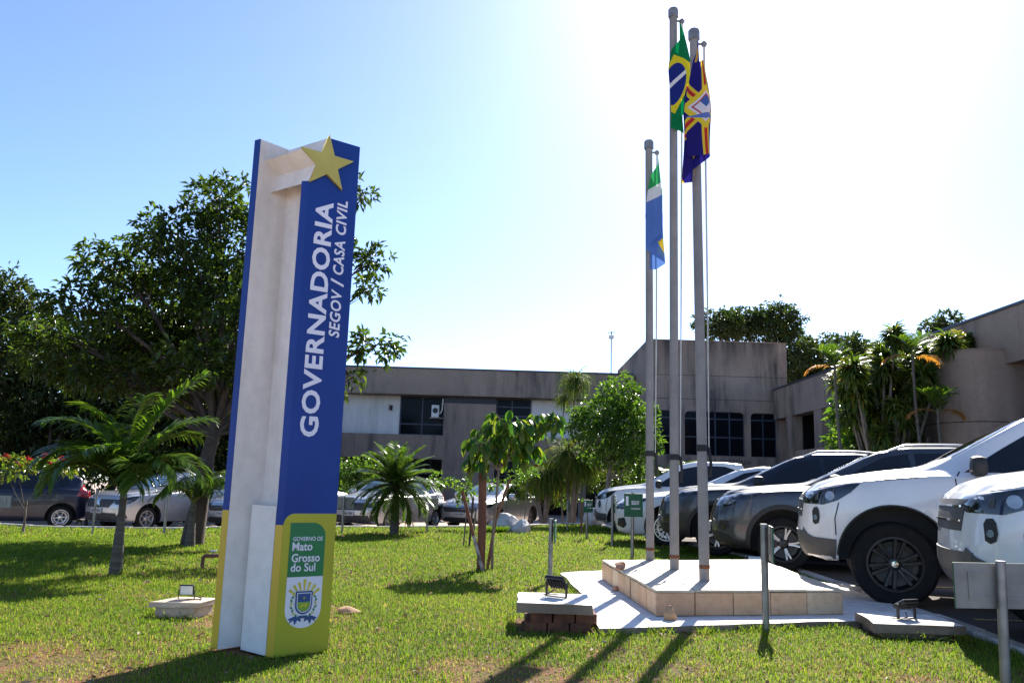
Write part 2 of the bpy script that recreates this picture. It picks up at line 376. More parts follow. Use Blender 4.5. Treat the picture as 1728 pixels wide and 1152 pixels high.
for j in range(NY):
    for i in range(NX):
        def bl(u, v): return (POD[0].lerp(POD[1], u)).lerp(POD[3].lerp(POD[2], u), v)
        c4_ = [bl(i/NX, j/NY), bl((i+1)/NX, j/NY), bl((i+1)/NX, (j+1)/NY), bl(i/NX, (j+1)/NY)]
        jt = .008 if i == 0 else .002
        quad_tile('top_tile', [(p.x, p.y, PT+random.uniform(-jt, jt)*.5) for p in c4_], .016, random.choice(TOPM), fp, .003)
# rubble and stones
def stone(name, loc, dims, seed, mat, label=None, cat=None, group=None, rz=0, sub=2, rough=.22, cuts=10):
    r = random.Random(seed); bm = bmesh.new(); bmesh.ops.create_icosphere(bm, subdivisions=sub+1, radius=.5)
    for k in range(cuts):
        n = Vector((r.uniform(-1, 1), r.uniform(-1, 1), r.uniform(-.6, 1))).normalized(); d = r.uniform(.28, .44)
        for v in bm.verts:
            h = v.co.dot(n)-d
            if h > 0: v.co -= n*h*.93
    for v in bm.verts: v.co += v.co.normalized()*r.uniform(-rough, rough)*.06; v.co.z = max(v.co.z, -.3)
    for v in bm.verts: v.co = Vector((v.co.x*dims[0], v.co.y*dims[1], (v.co.z+.3)*dims[2]/.75))
    me = bpy.data.meshes.new(name); bm.to_mesh(me); bm.free(); me.shade_smooth(); me.set_sharp_from_angle(angle=R(24)); o = link(name, me, mat); o.location = loc; o.rotation_euler.z = rz
    return tag(o, label, cat, group)
M['tan'] = plain('tan_stone', (.45, .27, .15), .85, 0, (.3, .17, .09), 14, .5, 30)
M['pinkstone'] = plain('terracotta_rubble', (.5, .25, .16), .9, 0, (.34, .17, .1), 18, .4)
M['whiterock'] = plain('white_rock', (.62, .59, .56), .9, 0, (.36, .33, .31), 5, .8, 16)
stone('stone', (1.29, 6.68, .048), (.12, .10, .11), 3, M['tan'], 'small tan cut stone lying on the white slab at the platform corner', 'stone')
stone('stone', (-1.235, 6.9, -.01), (.20, .14, .06), 5, M['tan'], 'flat tan stone lying on the grass beside the tall sign', 'stone')
for k, (x, y, s) in enumerate(((1.15, 8.55, .13), (1.13, 8.40, .10), (1.10, 8.45, .08))):
    stone('rubble', (x, y, PT+.004 if k < 2 else .05), (s, s*.8, s*.55), 20+k, M['pinkstone'], 'broken piece of pinkish tile on the chipped left edge of the platform', 'rubble', 'broken tile pieces')
stone('boulder', (-.08, 18.9, -.05), (.80, .6, .44), 31, M['whiterock'], 'larger white boulder on the lawn in front of the silver sedan', 'boulder', rz=.3, sub=3)
stone('boulder', (.34, 18.65, -.05), (.52, .45, .34), 37, M['whiterock'], 'smaller pointed white boulder leaning on the larger one on the lawn', 'boulder', rz=1.1, sub=3)
stone('boulder', (2.42, 23.3, -.05), (.7, .5, .5), 41, M['whiterock'], 'white boulder beside the trunk of the bushy round tree', 'boulder', rz=.6, sub=3)

# pedestals with floodlights
M['brick'] = plain('red_brick', (.20, .07, .035), .9, 0, (.10, .04, .025), 12, .4)
ped = empty('lamp_pedestal', (.38, 6.5, 0), 0, 'whitewashed concrete slab on red bricks left of the flag platform', 'pedestal')
own(slab_obj('cap_slab', [(.09, 6.26), (.64, 6.22), (.66, 6.85), (.11, 6.82)], .135, .205, amp=.016), ped)
for zc, off in ((.0, 0), (.068, .1)):
    for row in range(3):
        for k in range(3):
            x0 = .16+off*.4+k*.165; y0 = 6.33+row*.16
            own(MB().box((x0, y0, zc-.01), (x0+.155, y0+.155, zc+.06), bev=.006).build('brick', M['brick']), ped)
ped2 = empty('lamp_pedestal', (3.1, 6.65, 0), 0, 'low whitewashed concrete slab carrying the flat-tilted floodlight by the parking kerb', 'pedestal')
own(slab_obj('cap_slab', [(2.74, 6.38), (3.42, 6.36), (3.44, 6.92), (2.84, 6.95)], .052, .115, amp=.014), ped2)
own(MB().box((2.86, 6.48, -.05), (3.34, 6.86, .056)).build('footing', M['rawcon']), ped2)
ped3 = empty('lamp_pedestal', (-2.46, 6.55, 0), 0, 'small square concrete block on the grass left of the tall sign', 'pedestal')
M['dirtycon'] = concrete('dirty_slab', (.60, .50, .40), (.46, .36, .27), (.12, .08, .06), .7, 2)
o = slab_obj('cap_slab', [(-2.64, 6.40), (-2.27, 6.42), (-2.22, 6.71), (-2.53, 6.70)], .075, .112, amp=.008); o.data.materials[0] = M['dirtycon']; o.data.materials[1] = M['dirtycon']; own(o, ped3)
own(MB().prism(jag([(-2.60, 6.43), (-2.32, 6.45), (-2.26, 6.69), (-2.51, 6.67)], .1, .008), -.05, .075).build('footing', M['dirtycon']), ped3)
M['led'], nt, b, o = newmat('lamp_glass'); setp(b, rough=.12, spec=.6); b.inputs['Base Color'].default_value = (.62, .66, .66, 1)
def floodlight(loc, rz, tilt, label, s=1.0):
    e = empty('floodlight', loc, rz, label, 'floodlight', None); mm = Matrix.Translation((0, 0, .115*s)) @ Matrix.Rotation(tilt, 4, 'X')
    mb = MB(); mb.box((-.085*s, -.018*s, -.065*s), (.085*s, .014*s, .065*s), m=mm, bev=.006)
    for i in range(6): mb.box((-.07*s+i*.025*s, .012*s, -.05*s), (-.064*s+i*.025*s, .03*s, .05*s), m=mm)
    mb.build('housing', M['black'], e)
    MB().box((-.072*s, -.022*s, -.052*s), (.072*s, -.0185*s, .052*s), m=mm).build('glass', M['led'], e)
    br = MB(); br.box((-.10*s, -.012*s, 0), (-.092*s, .012*s, .12*s)); br.box((.092*s, -.012*s, 0), (.10*s, .012*s, .12*s)); br.box((-.0995*s, -.012*s, .002), (.0995*s, .012*s, .008*s)); br.build('bracket', M['black'], e)
    MB().tube([(.02, .01, .05*s), (.05, .05, .02), (.1, .04, .008), (.12, -.03, .008), (.06, -.07, .008), (.02, -.05, .01)], .004, 6).build('cable', M['black'], e)
    return e
floodlight((.40, 6.62, .207), R(143), R(-48), 'black floodlight tilted up on the brick-footed pedestal', .95)
floodlight((3.12, 6.66, .117), R(205), R(-62), 'black floodlight lying almost flat on the low slab by the kerb', .95)
floodlight((-2.43, 6.57, .114), R(6), R(12), 'small floodlight with white glass on the square concrete block', .62)
floodlight((3.28, 11.15, 0), R(-15), R(-55), 'floodlight with pale glass on the grass behind the flag platform', 1.3)
# garden tap left of the sign
M['pipe'] = plain('rusty_pipe', (.22, .09, .06), .7, .2, (.14, .06, .04), 20); tp = empty('garden_tap', (-3.4, 9.7, 0), 0, 'rusty standpipe tap on the grass behind the tall sign', 'tap')
own(MB().tube([(-3.44, 9.7, -.03), (-3.44, 9.7, .13), (-3.42, 9.7, .15), (-3.2, 9.7, .16)], .022, 8).build('pipe', M['pipe']), tp)
own(MB().tube([(-3.33, 9.7, .15), (-3.33, 9.7, .2)], .012, 6).build('stem', M['post']), tp); own(MB().box((-3.37, 9.685, .2), (-3.29, 9.715, .215), bev=.004).build('handle', M['white']), tp)

# ================================================================ BUILDINGS
Wd = Matrix.Rotation(R(90), 4, 'X')       # sheet (x,z) -> stands in the XZ plane
def wall_sheet(loops, y, th, name, mat, par):      # facade facing -Y, front at y
    me = curve_sheet(loops, th); xf(me, Matrix.Translation((0, y+th/2, 0)) @ Wd); return own(link(name, me, mat), par)
def bx(name, lo, hi, mat, par, bev=0): return own(MB().box(lo, hi, bev=bev).build(name, mat), par)
def window(par, x0, x1, z0, z1, y, cols, rows, fr=.06, name='window', flip=None):
    """frame with panes; rows/cols are lists of split fractions"""
    xs_ = [x0+(x1-x0)*f for f in [0]+cols+[1]]; zs_ = [z0+(z1-z0)*f for f in [0]+rows+[1]]
    T = flip or (lambda p: p); mb = MB()
    def bbox(lo, hi):
        a = T(lo); c = T(hi); mb.box(tuple(min(p, q) for p, q in zip(a, c)), tuple(max(p, q) for p, q in zip(a, c)))
    for x in xs_: bbox((x-fr/2, y-.03, z0), (x+fr/2, y+.05, z1))
    for i in range(len(xs_)-1):
        for z in zs_: bbox((xs_[i]+fr/2, y-.027, max(z-fr/2, z0)), (xs_[i+1]-fr/2, y+.047, min(z+fr/2, z1)))
    wo = own(mb.build(name, M['wframe']), par)
    for i in range(len(xs_)-1):
        for j in range(len(zs_)-1):
            a = T((xs_[i]+fr/2, y, zs_[j]+fr/2)); c = T((xs_[i+1]-fr/2, y+.012, zs_[j+1]-fr/2))
            p = MB().box(tuple(min(s, t) for s, t in zip(a, c)), tuple(max(s, t) for s, t in zip(a, c))).build('pane', M['glass']); p.parent = wo
            if flip is None: p.rotation_euler = (0, 0, 0)
    return wo
# ---- long two-storey wing
wg = empty('office_wing', (-4, 40, -.5), 0, 'long two-storey concrete office wing with white wall panels and deep roof band', 'building')
bx('roof_band', (-18, 39.15, 5.13), (5.85, 43, 6.36), M['concrete'], wg)
bx('roof_flashing', (-18.03, 39.11, 6.36), (5.85, 43, 6.43), M['wframe'], wg)
bx('white_panel', (-18, 40.2, 3.26), (-5.33, 40.5, 5.13), M['wallwhite'], wg); bx('white_panel', (1.03, 40.2, 3.30), (5.85, 40.5, 5.13), M['wallwhite'], wg)
bx('pier', (-3.15, 39.55, -.6), (-.66, 41, 4.80), M['concrete'], wg)
bx('clerestory', (-3.15, 39.9, 4.803), (-.66, 40.0, 5.127), M['wframe'], wg)
bx('spandrel', (-18, 39.62, 2.12), (-3.153, 40.45, 3.25), M['concrete'], wg); bx('spandrel', (-.657, 39.62, 2.12), (5.85, 40.45, 3.29), M['concrete'], wg)
window(wg, -5.3, -3.18, 3.28, 5.1, 40.15, [.5], [.28], .07); window(wg, -.63, 1.0, 3.32, 5.1, 40.15, [.45], [.55, .8], .07)
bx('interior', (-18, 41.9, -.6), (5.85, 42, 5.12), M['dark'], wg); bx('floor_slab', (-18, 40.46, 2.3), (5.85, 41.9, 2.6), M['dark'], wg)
for k, x in enumerate((-17, -14, -11, -8, -5.4, .9, 3.4, 5.3)): bx('column', (x, 40.3, -.6), (x+.35, 40.7, 2.118), M['concrete'], wg)
for x0, x1 in ((-13.6, -11.1), (-10.6, -8.1), (-7.6, -5.5), (-5.0, -3.2), (-.6, .85), (1.3, 3.35), (3.8, 5.25)): window(wg, x0, x1, -.5, 2.1, 41.0, [.33, .66], [.75], .06)
ac = empty('air_conditioner', (-3.5, 40, 4.0), 0, 'white air conditioner unit mounted at the upper window of the office wing', 'air conditioner')
own(MB().box((-3.78, 39.85, 4.12), (-3.42, 40.08, 4.72), bev=.02).build('casing', M['white']), ac); own(MB().lathe([(0, 0), (.13, 0), (.13, .01)], 16, m=Matrix.Translation((-3.6, 39.848, 4.45)) @ Matrix.Rotation(R(90), 4, 'X')).build('grille', M['black']), ac)
own(MB().tube([(-3.42, 39.95, 4.3), (-3.34, 39.95, 4.34), (-3.27, 39.95, 4.5), (-3.25, 39.95, 5.05)], .04, 8).build('hose', M['white']), ac); own(MB().box((-3.85, 39.8, 4.06), (-3.2, 40.08, 4.115)).build('shelf', M['concrete']), ac)
lm = empty('wall_lamp', (-5.78, 40.1, 4.5), 0, 'small dark lamp on the white upper wall of the office wing', 'lamp'); own(MB().tube([(-5.78, 40.1, 4.42), (-5.78, 40.1, 4.66)], [.07, .09], 12).build('shade', M['black']), lm); own(MB().box((-5.81, 40.12, 4.5), (-5.75, 40.205, 4.58)).build('arm', M['black']), lm)
# ---- tall windowed block
bk = empty('office_block', (9, 36, -.5), 0, 'taller square concrete office block with rounded dark windows', 'building')
X0, X1, YB = 5.97, 12.13, 36.0
w0 = rrect(6.05, 2.53, 7.02, 4.44, .18, 5, (0, 0, 1, 0)); w1 = rrect(7.62, 2.53, 10.22, 4.43, .2, 5, (0, 0, 1, 1)); w2 = rrect(10.49, 2.53, 11.62, 4.42, .2, 5, (0, 0, 1, 1))
wall_sheet([[(X0, -.6), (X1, -.6), (X1, 4.95), (X0, 4.95)], w0, w1, w2], YB, .35, 'lower_wall', M['concrete2'], bk)
bx('middle_wall', (X0, YB+.004, 4.968), (X1, YB+.35, 5.99), M['concrete2'], bk); bx('upper_wall', (X0, YB+.002, 6.008), (X1, YB+.35, 7.52), M['mouldy'], bk)
bx('joint', (X0+.03, YB+.03, 4.94), (X1-.03, YB+.3, 6.02), M['dark'], bk)
bx('side_wall', (X0, YB+.353, -.6), (X0+.35, 46, 7.515), M['mouldy'], bk); bx('side_wall', (X1-.35, YB+.353, -.6), (X1, 46, 7.515), M['mouldy'], bk)
bx('roof', (X0+.353, YB+.353, 7.1), (X1-.353, 46, 7.3), M['concrete'], bk); bx('coping', (X0-.02, YB-.02, 7.523), (X1+.02, YB+.37, 7.57), M['rawcon'], bk)
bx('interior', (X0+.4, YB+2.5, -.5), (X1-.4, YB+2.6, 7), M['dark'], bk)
window(bk, 6.05, 7.02, 2.53, 4.44, YB+.16, [.55], [.42, .84], .06); window(bk, 7.62, 10.22, 2.53, 4.43, YB+.16, [.28, .52, .76], [.42, .84], .06); window(bk, 10.49, 11.62, 2.53, 4.42, YB+.16, [.5], [.42, .84], .06)
bx('name_panel', (7.9, YB-.12, 2.08), (10.75, YB-.002, 2.50), M['concrete2'], bk)
t = fit_text(text_mesh('POLE AMAZONIA', 1, .02, .008), 2.1, .2); xf(t, Matrix.Translation((8.35, YB-.121, 2.18)) @ Wd); M['engr'] = plain('weathered_letters', (.11, .095, .08), .9); own(link('lettering', t, M['engr']), bk)
pp = own(MB().tube([(12.19, YB-.05, 5.35), (12.19, YB-.05, 2.0), (12.19, YB-.05, -.4)], .045, 8).build('downpipe', M['wframe']), bk)
an = empty('antenna_mast', (5.0, 41, 6.43), 0, 'thin antenna mast standing on the roof of the office wing', 'antenna'); own(MB().tube([(5.0, 41, 6.40), (5.0, 41, 8.8)], .03, 6).build('mast', M['steel']), an)
own(MB().box((4.88, 40.9, 8.42), (5.12, 41.1, 8.60), bev=.02).build('box', M['white']), an); own(MB().tube([(4.8, 41, 8.72), (5.2, 41, 8.76)], .02, 6).build('arm', M['steel']), an)
# ---- side wing running towards the street on the right
sw = empty('side_wing', (12.5, 26, -.5), 0, 'long concrete side wing with deep beam and columns beside the tall block', 'building')
segs = [36.0, 31.4, 27.0, 22.6, 18.4, 14.0]
for a, c in zip(segs[:-1], segs[1:]): bx('beam', (11.5, c+.006, 4.15), (12.0, a-.006 if a < 36 else 35.98, 5.42), M['concrete2'], sw)
bx('coping', (11.46, 14, 5.422), (12.05, 35.97, 5.48), M['wframe'], sw); bx('roof', (12.003, 14, 5.0), (17, 35.97, 5.3), M['concrete'], sw)
for yc in (34.2, 31.0, 27.6, 23.0, 18.0): bx('column', (11.52, yc-.45, -.6), (11.95, yc+.3, 4.148), M['concrete2'], sw)
bx('end_wall', (12.003, 35.6, -.6), (17, 35.9, 4.99), M['dark'], sw); bx('back_wall', (13.2, 14, -.6), (13.3, 35.59, 4.99), M['dark'], sw)
for y0, y1 in ((28.0, 30.5), (31.4, 33.7), (23.4, 27.1)): 
  for pn in window(sw, y0, y1, .2, 3.9, 12.6, [.5], [.7], .07, 'window', lambda p: (p[1], p[0], p[2])).children: pn.data.materials[0] = M['dark']
bx('planter_wall', (10.7, 23.5, -.6), (10.95, 31.0, 2.6), M['concrete2'], sw)
# ---- curved stair wall
tw = empty('curved_wall', (12, 19, -.3), 0, 'smooth curved concrete stair wall beside the dense dracaena clump', 'wall')
path = [(10.36, 23.5), (10.36, 21.5), (10.33, 20.2)]+[(10.33+.85*(1-math.cos(a)), 20.2-1.2*math.sin(a)) for a in [R(12*i) for i in range(1, 8)]]+[(11.3, 19.0), (12.4, 19.0), (15.5, 19.1)]
def wallpath(P, z0, z1, th):
    V = []; F = []; n = len(P)
    for i, p in enumerate(P):
        a = Vector(P[max(i-1, 0)]); c = Vector(P[min(i+1, n-1)]); t = (c-a).normalized(); q = Vector((-t.y, t.x)); p = Vector(p); r = p+q*th
        V += [(p.x, p.y, z0), (p.x, p.y, z1), (r.x, r.y, z1), (r.x, r.y, z0)]
    for i in range(n-1):
        for k in range(4): F.append((i*4+k, (i+1)*4+k, (i+1)*4+(k+1) % 4, i*4+(k+1) % 4))
    F += [(3, 2, 1, 0), tuple((n-1)*4+k for k in range(4))]
    return V, F
path = [(x, y) for x, y in path]
for nm, z0, z1 in (('lower_wall', -.6, 2.79), ('upper_wall', 2.81, 4.47)):
    V, F = wallpath(path, z0, z1, .3); own(link(nm, me_from(nm, V, F, angle=30), M['concrete2']), tw)
V, F = wallpath([(x-.015 if i < 5 else x, y-.015) for i, (x, y) in enumerate(path)], 4.472, 4.51, .34); own(link('coping', me_from('coping', V, F, angle=30), M['rawcon']), tw)
V, F = wallpath([(x+.02, y+.02) for x, y in path], 2.6, 3.0, .2); own(link('joint', me_from('joint', V, F), M['dark']), tw)
bx('end_wall', (11.95, 17.4, -.5), (15.5, 18.2, 3.15), M['concrete2'], tw)
# ================================================================ TALL SIGN
M['blue'] = plain('blue_vinyl', (.011, .048, .26), .42, 0, (.008, .038, .21), 1.3, .12, 2.5, spec=.25)
M['yellow'] = plain('yellow_vinyl', (.50, .47, .035), .42, 0, (.42, .38, .03), 1.6, .12, 2.5, spec=.3)
M['amber'] = plain('amber_vinyl', (.66, .44, .03), .4, 0, (.6, .4, .03), 2)
M['star'] = plain('star_paint', (.52, .45, .10), .5, 0, (.46, .39, .08), 6)
M['signwhite'] = concrete('sign_white', (.89, .84, .78), (.84, .78, .72), (.36, .28, .2), .35, .9, 1.5)
M['print'] = plain('white_print', (.80, .78, .85), .5, 0, (.78, .76, .83))
M['green'] = plain('green_print', (.015, .20, .06), .45, 0, (.012, .17, .05), 3); M['lime'] = plain('lime_print', (.25, .45, .05), .5)
M['gold'] = plain('gold_print', (.70, .58, .05), .5); M['navy'] = plain('navy_print', (.03, .08, .26), .5)
SR = Vector((-1.31, 5.37)); SU = Vector((.79262, .60971)); SN = Vector((.60971, -.79262))
def sp(a, off=0): p = SR+SU*a+SN*off; return (p.x, p.y)
def fm(off): return Matrix(((SU.x, 0, SN.x, SR.x+SN.x*off), (SU.y, 0, SN.y, SR.y+SN.y*off), (0, 1, 0, 0), (0, 0, 0, 1)))   # (a,z,o) -> world
sg = empty('monument_sign', (-1.5, 5.5, -.05), 0, 'tall blue, yellow and white monument sign with a star and rising letters', 'sign')
L1, L2, C0, B0 = (-1.835, 5.46), (-1.785, 5.43), (-1.627, 5.615), sp(.246)
zb, zt_ = -.02, 3.36
def fskin(name, loops, mat, off, th=.002):
    me = xf(curve_sheet(loops, th), fm(off)); return own(link(name, me, mat), sg)
def vskin(name, p, q, z0, z1, mat, off=.003):      # flat strip from plan point p to q, normal to the right of travel
    p = Vector(p); q = Vector(q); t = (q-p).normalized(); n = Vector((t.y, -t.x))*off
    V = [(p.x+n.x, p.y+n.y, z0), (q.x+n.x, q.y+n.y, z0), (q.x+n.x, q.y+n.y, z1), (p.x+n.x, p.y+n.y, z1), (p.x+n.x*.1, p.y+n.y*.1, z0), (q.x+n.x*.1, q.y+n.y*.1, z0), (q.x+n.x*.1, q.y+n.y*.1, z1), (p.x+n.x*.1, p.y+n.y*.1, z1)]
    return own(MB().add(V, [(0, 1, 2, 3), (0, 4, 5, 1), (1, 5, 6, 2), (2, 6, 7, 3), (3, 7, 4, 0)]).build(name, mat), sg)
C1 = (C0[0]-.047, C0[1]+.040)
own(MB().prism([L1, L2, C0, C1], zb, zt_).build('left_wing', M['signwhite']), sg)
own(MB().prism([(C0[0]-.012, C0[1]+.006), sp(0), B0, sp(.246, -.30), (C0[0]-.01, C0[1]+.03)], zb-.006, zt_-.004).build('right_wing', M['signwhite']), sg)
E_, F_ = sp(-.11), sp(-.145, -.035)
own(MB().prism([F_, E_, sp(-.001), sp(-.001, -.06), sp(-.09, -.075)], zb-.012, 3.02).build('front_return', M['signwhite']), sg)
lbx = [(-1.672, 5.560), (-1.655, 5.478), sp(-.147, -.04), sp(-.10, -.08)]
own(MB().prism(lbx, zb-.004, .872).build('lower_box', M['signwhite']), sg)
# coloured skins
own_y = [(-.112, zb-.012), (.248, zb-.008), (.248, .828), (-.04, .828)]+[(-.04-.07*math.sin(R(a)), .758+.07*math.cos(R(a))) for a in (18, 36, 54, 72, 90)]
fskin('yellow_face', [own_y], M['yellow'], .0015)
fskin('blue_face', [[(.248, .829), (.248, zt_), (.002, zt_), (.002, 3.10), (-.04, 3.085), (-.085, 3.03), (-.112, 3.02), (-.112, .758)]+[(-.04-.0715*math.sin(R(a)), .758+.0715*math.cos(R(a))) for a in (72, 54, 36, 18, 0)]], M['blue'], .0015)
vskin('amber_edge', F_, E_, zb-.011, .758, M['amber']); vskin('blue_edge', F_, E_, .7585, 3.018, M['blue'])
vskin('amber_edge', L1, L2, zb, .835, M['amber']); vskin('blue_edge', L1, L2, .8355, zt_+.002, M['blue'])
vskin('blue_side', B0, sp(.246, -.30), .83, zt_, M['blue']); vskin('yellow_side', B0, sp(.246, -.30), zb, .8295, M['yellow'])
vskin('blue_back', C1, L1, .8355, zt_, M['blue'])
def starp(cx, cz, r, r2, rot=90): return [(cx+(r if k % 2 == 0 else r2)*math.cos(R(rot+36*k)), cz+(r if k % 2 == 0 else r2)*math.sin(R(rot+36*k))) for k in range(10)]
SP = starp(.005, 3.168, .190, .075); nS = len(SP); V = []
for d in (0, 1): V += [(*(Vector(sp(a))+Vector((-.335, .215))*d), z-.012*d) for a, z in SP]
own(MB().add(V, [tuple(range(nS)), tuple(range(2*nS-1, nS-1, -1))]+[(i, nS+i, nS+(i+1) % nS, (i+1) % nS) for i in range(nS)]).build('star_beam', M['signwhite']), sg)
me = curve_sheet([starp(.005, 3.170, .197, .0775)], .022, .002); xf(me, fm(.014)); own(link('star', me, M['star']), sg)
tu = Matrix(((0, -SU.x, SN.x, 0), (0, -SU.y, SN.y, 0), (1, 0, 0, 0), (0, 0, 0, 1)))
def rising(txt, a_right, z0, z1, h, off, name='lettering', o_=.012, sp_=1.0, shear=0.0):
    me = fit_text(text_mesh(txt, 1, o_, .0012, spacing=sp_, shear=shear), z1-z0, h); p = sp(a_right, off); xf(me, Matrix.Translation((p[0], p[1], z0)) @ tu); return own(link(name, me, M['print']), sg)
rising('GOVERNADORIA', .078, 1.315, 2.905, .128, .0045, o_=.028, sp_=1.06)
rising('SEGOV', .182, 1.985, 2.31, .078, .0045, o_=.022, sp_=1.06, shear=.12); rising('/', .190, 2.335, 2.385, .095, .0045, o_=.014); rising('CASA', .182, 2.415, 2.655, .078, .0045, o_=.022, sp_=1.06, shear=.12); rising('CIVIL', .182, 2.695, 2.94, .078, .0045, o_=.022, sp_=1.06, shear=.12)
fskin('green_panel', [rrect(-.062, .44, .178, .772, .085, 6, (0, 0, 1, 0))], M['green'], .004)
fskin('white_panel', [rrect(-.062, .130, .178, .4395, .115, 8, (1, 1, 0, 0))], M['print'], .004)
def flat_text(txt, a0, z0, w, h, off, o_=.02, mat='print', shear=0.0):
    me = fit_text(text_mesh(txt, 1, o_, .0012, shear=shear), w, h); xf(me, fm(off) @ Matrix.Translation((a0, z0, 0))); return own(link('lettering', me, M[mat]), sg)
flat_text('GOVERNO DE', -.040, .660, .200, .026, .0065, .008); flat_text('Mato', -.042, .600, .135, .052, .0065, .018); flat_text('Grosso', -.042, .530, .190, .052, .0065, .018); flat_text('do Sul', -.044, .472, .165, .052, .0065, .018)
# coat of arms: sun rays, wreath, shield, ribbon
ex, ez = .058, .285
for k in range(7):
    a = R(38+k*104/6); r0, r1, wd = .07, .127+(.012 if k == 3 else 0), .075
    fskin('sun_ray', [[(ex+r0*math.cos(a-wd*.6), ez+r0*math.sin(a-wd*.6)), (ex+r1*math.cos(a-wd), ez+r1*math.sin(a-wd)), (ex+r1*math.cos(a+wd), ez+r1*math.sin(a+wd)), (ex+r0*math.cos(a+wd*.6), ez+r0*math.sin(a+wd*.6))]], M['gold'], .0065)
for s in (-1, 1):
    for k in range(9):
        t = k/8; a = R(-70+t*105); cx, cz = ex+s*.082*math.cos(a), ez+.092*math.sin(a)-.004; d = a+R(90)+(R(28) if k % 2 else -R(28))
        dx, dz = s*math.cos(d), math.sin(d); l, w_ = .024, .007
        fskin('wreath_leaf', [[(cx-dx*l*.4, cz-dz*l*.4), (cx-dz*w_+dx*.004, cz+dx*w_+dz*.004), (cx+dx*l*.6, cz+dz*l*.6), (cx+dz*w_+dx*.004, cz-dx*w_+dz*.004)]], M['gold' if k % 3 == 2 else 'green'], .0066+.0002*k)
def shield(cx, cz, w_, h, n=6): return [(cx-w_, cz+h*.5), (cx-w_, cz-h*.12)]+[(cx-w_*math.cos(R(90*i/n)), cz-h*.12-h*.42*math.sin(R(90*i/n))) for i in range(1, n+1)]+[(cx+w_*math.sin(R(90*i/n)), cz-h*.12-h*.42*math.cos(R(90*i/n))) for i in range(1, n+1)]+[(cx+w_, cz+h*.5)]
fskin('shield', [shield(ex, ez, .056, .135)], M['navy'], .009); fskin('shield_rim', [shield(ex, ez, .047, .116), shield(ex, ez, .043, .107)], M['print'], .0112)
fskin('shield_field', [[p for p in shield(ex, ez, .041, .102) if p[1] < ez+.001]+[(ex+.041, ez+.002), (ex-.041, ez+.002)]], M['lime'], .0115); fskin('shield_star', [starp(ex, ez+.026, .009, .004)], M['gold'], .0115)
fskin('jaguar', [[(ex-.025, ez-.028), (ex-.018, ez-.014), (ex+.008, ez-.012), (ex+.018, ez-.006), (ex+.026, ez-.014), (ex+.018, ez-.020), (ex+.020, ez-.032), (ex+.012, ez-.032), (ex+.006, ez-.024), (ex-.012, ez-.024), (ex-.016, ez-.034), (ex-.022, ez-.034)]], M['gold'], .0135)
for s in (-1, 1):
    fskin('ribbon', [[(ex+s*.012, ez-.100), (ex+s*.055, ez-.082), (ex+s*.098, ez-.098), (ex+s*.080, ez-.108), (ex+s*.092, ez-.125), (ex+s*.060, ez-.105), (ex+s*.052, ez-.135), (ex+s*.034, ez-.106), (ex+s*.012, ez-.118)]], M['navy'], .0067)
fskin('ribbon', [[(ex-.03, ez-.080), (ex+.03, ez-.080), (ex+.024, ez-.096), (ex-.024, ez-.096)]], M['navy'], .0095)

# ================================================================ FLAGPOLES AND FLAGS
M['polegrey'] = concrete('weathered_pole', (.30, .285, .275), (.23, .22, .215), (.12, .10, .09), .5, 3, 3)
def flagpole(base, top, label, strap):
    b_ = Vector(base); t_ = Vector(top); e = empty('flagpole', base, 0, label, 'flagpole'); d = (t_-b_)
    o = MB().tube([b_+d*f for f in (0, .25, .5, .75, 1)], [.047, .046, .045, .044, .043], 20).build('pole', M['polegrey'], None, angle=40); own(o, e)
    own(MB().tube([b_+d*.001+Vector((0, 0, .11)), b_+Vector((0, 0, .135)), b_+Vector((0, 0, .150))], [.0478, .050, .0478], 20).build('weld_band', M['rust'], None, angle=40), e)
    own(MB().tube([t_+Vector((0, 0, -.10)), t_+Vector((0, 0, -.095)), t_+Vector((0, 0, -.005)), t_+Vector((0, 0, .012))], [.052, .058, .058, .047], 8).build('cap', M['steel']), e)
    own(MB().tube([t_+Vector((.04, 0, -.14)), t_+Vector((.085, 0, -.14))], .012, 8).build('pulley_arm', M['steel']), e)
    own(MB().lathe([(0, -.03), (.02, -.024), (.031, 0), (.02, .024), (0, .03)], 12, m=Matrix.Translation(t_+Vector((.10, 0, -.14)))).build('pulley', M['steel'], None, smooth=True), e)
    zs = b_.z+strap; c = b_+d*(strap/d.z)
    own(MB().tube([c+Vector((0, 0, -.03)), c+Vector((0, 0, .03))], .0495, 20).build('strap', M['darkrope'], None, angle=40), e)
    own(MB().tube([t_+Vector((.092, -.01, -.15)), b_+d*.5+Vector((.075, -.01, 0)), c+Vector((.062, -.01, 0))], .0055, 6).build('halyard', M['rope']), e)
    own(MB().tube([t_+Vector((.108, .01, -.15)), b_+d*.5+Vector((.085, .01, 0)), c+Vector((.066, .01, 0))], .0055, 6).build('halyard', M['rope']), e)
    own(MB().tube([c+Vector((.06, 0, .02)), c+Vector((.075, -.02, -.12)), c+Vector((.068, -.02, -.26)), c+Vector((.078, -.02, -.14))], .014, 6).build('rope_coil', M['darkrope']), e)
    return e
flagpole((1.63, 9.6, PT-.003), (1.611, 9.6, 5.25), 'shortest galvanised flagpole flying the green, white and pale blue flag', 1.20)
flagpole((1.71, 8.62, PT-.003), (1.722, 8.62, 6.42), 'tallest galvanised flagpole flying the green flag with yellow diamond', 1.13)
flagpole((1.775, 7.6, PT-.003), (1.724, 7.6, 5.56), 'galvanised flagpole flying the dark blue flag with yellow and red stripes', 1.18)
def flag_uv(nt):
    a = N(nt, 'ShaderNodeUVMap'); s = N(nt, 'ShaderNodeSeparateXYZ'); nt.links.new(a.outputs[0], s.inputs[0]); return s.outputs[0], s.outputs[1]
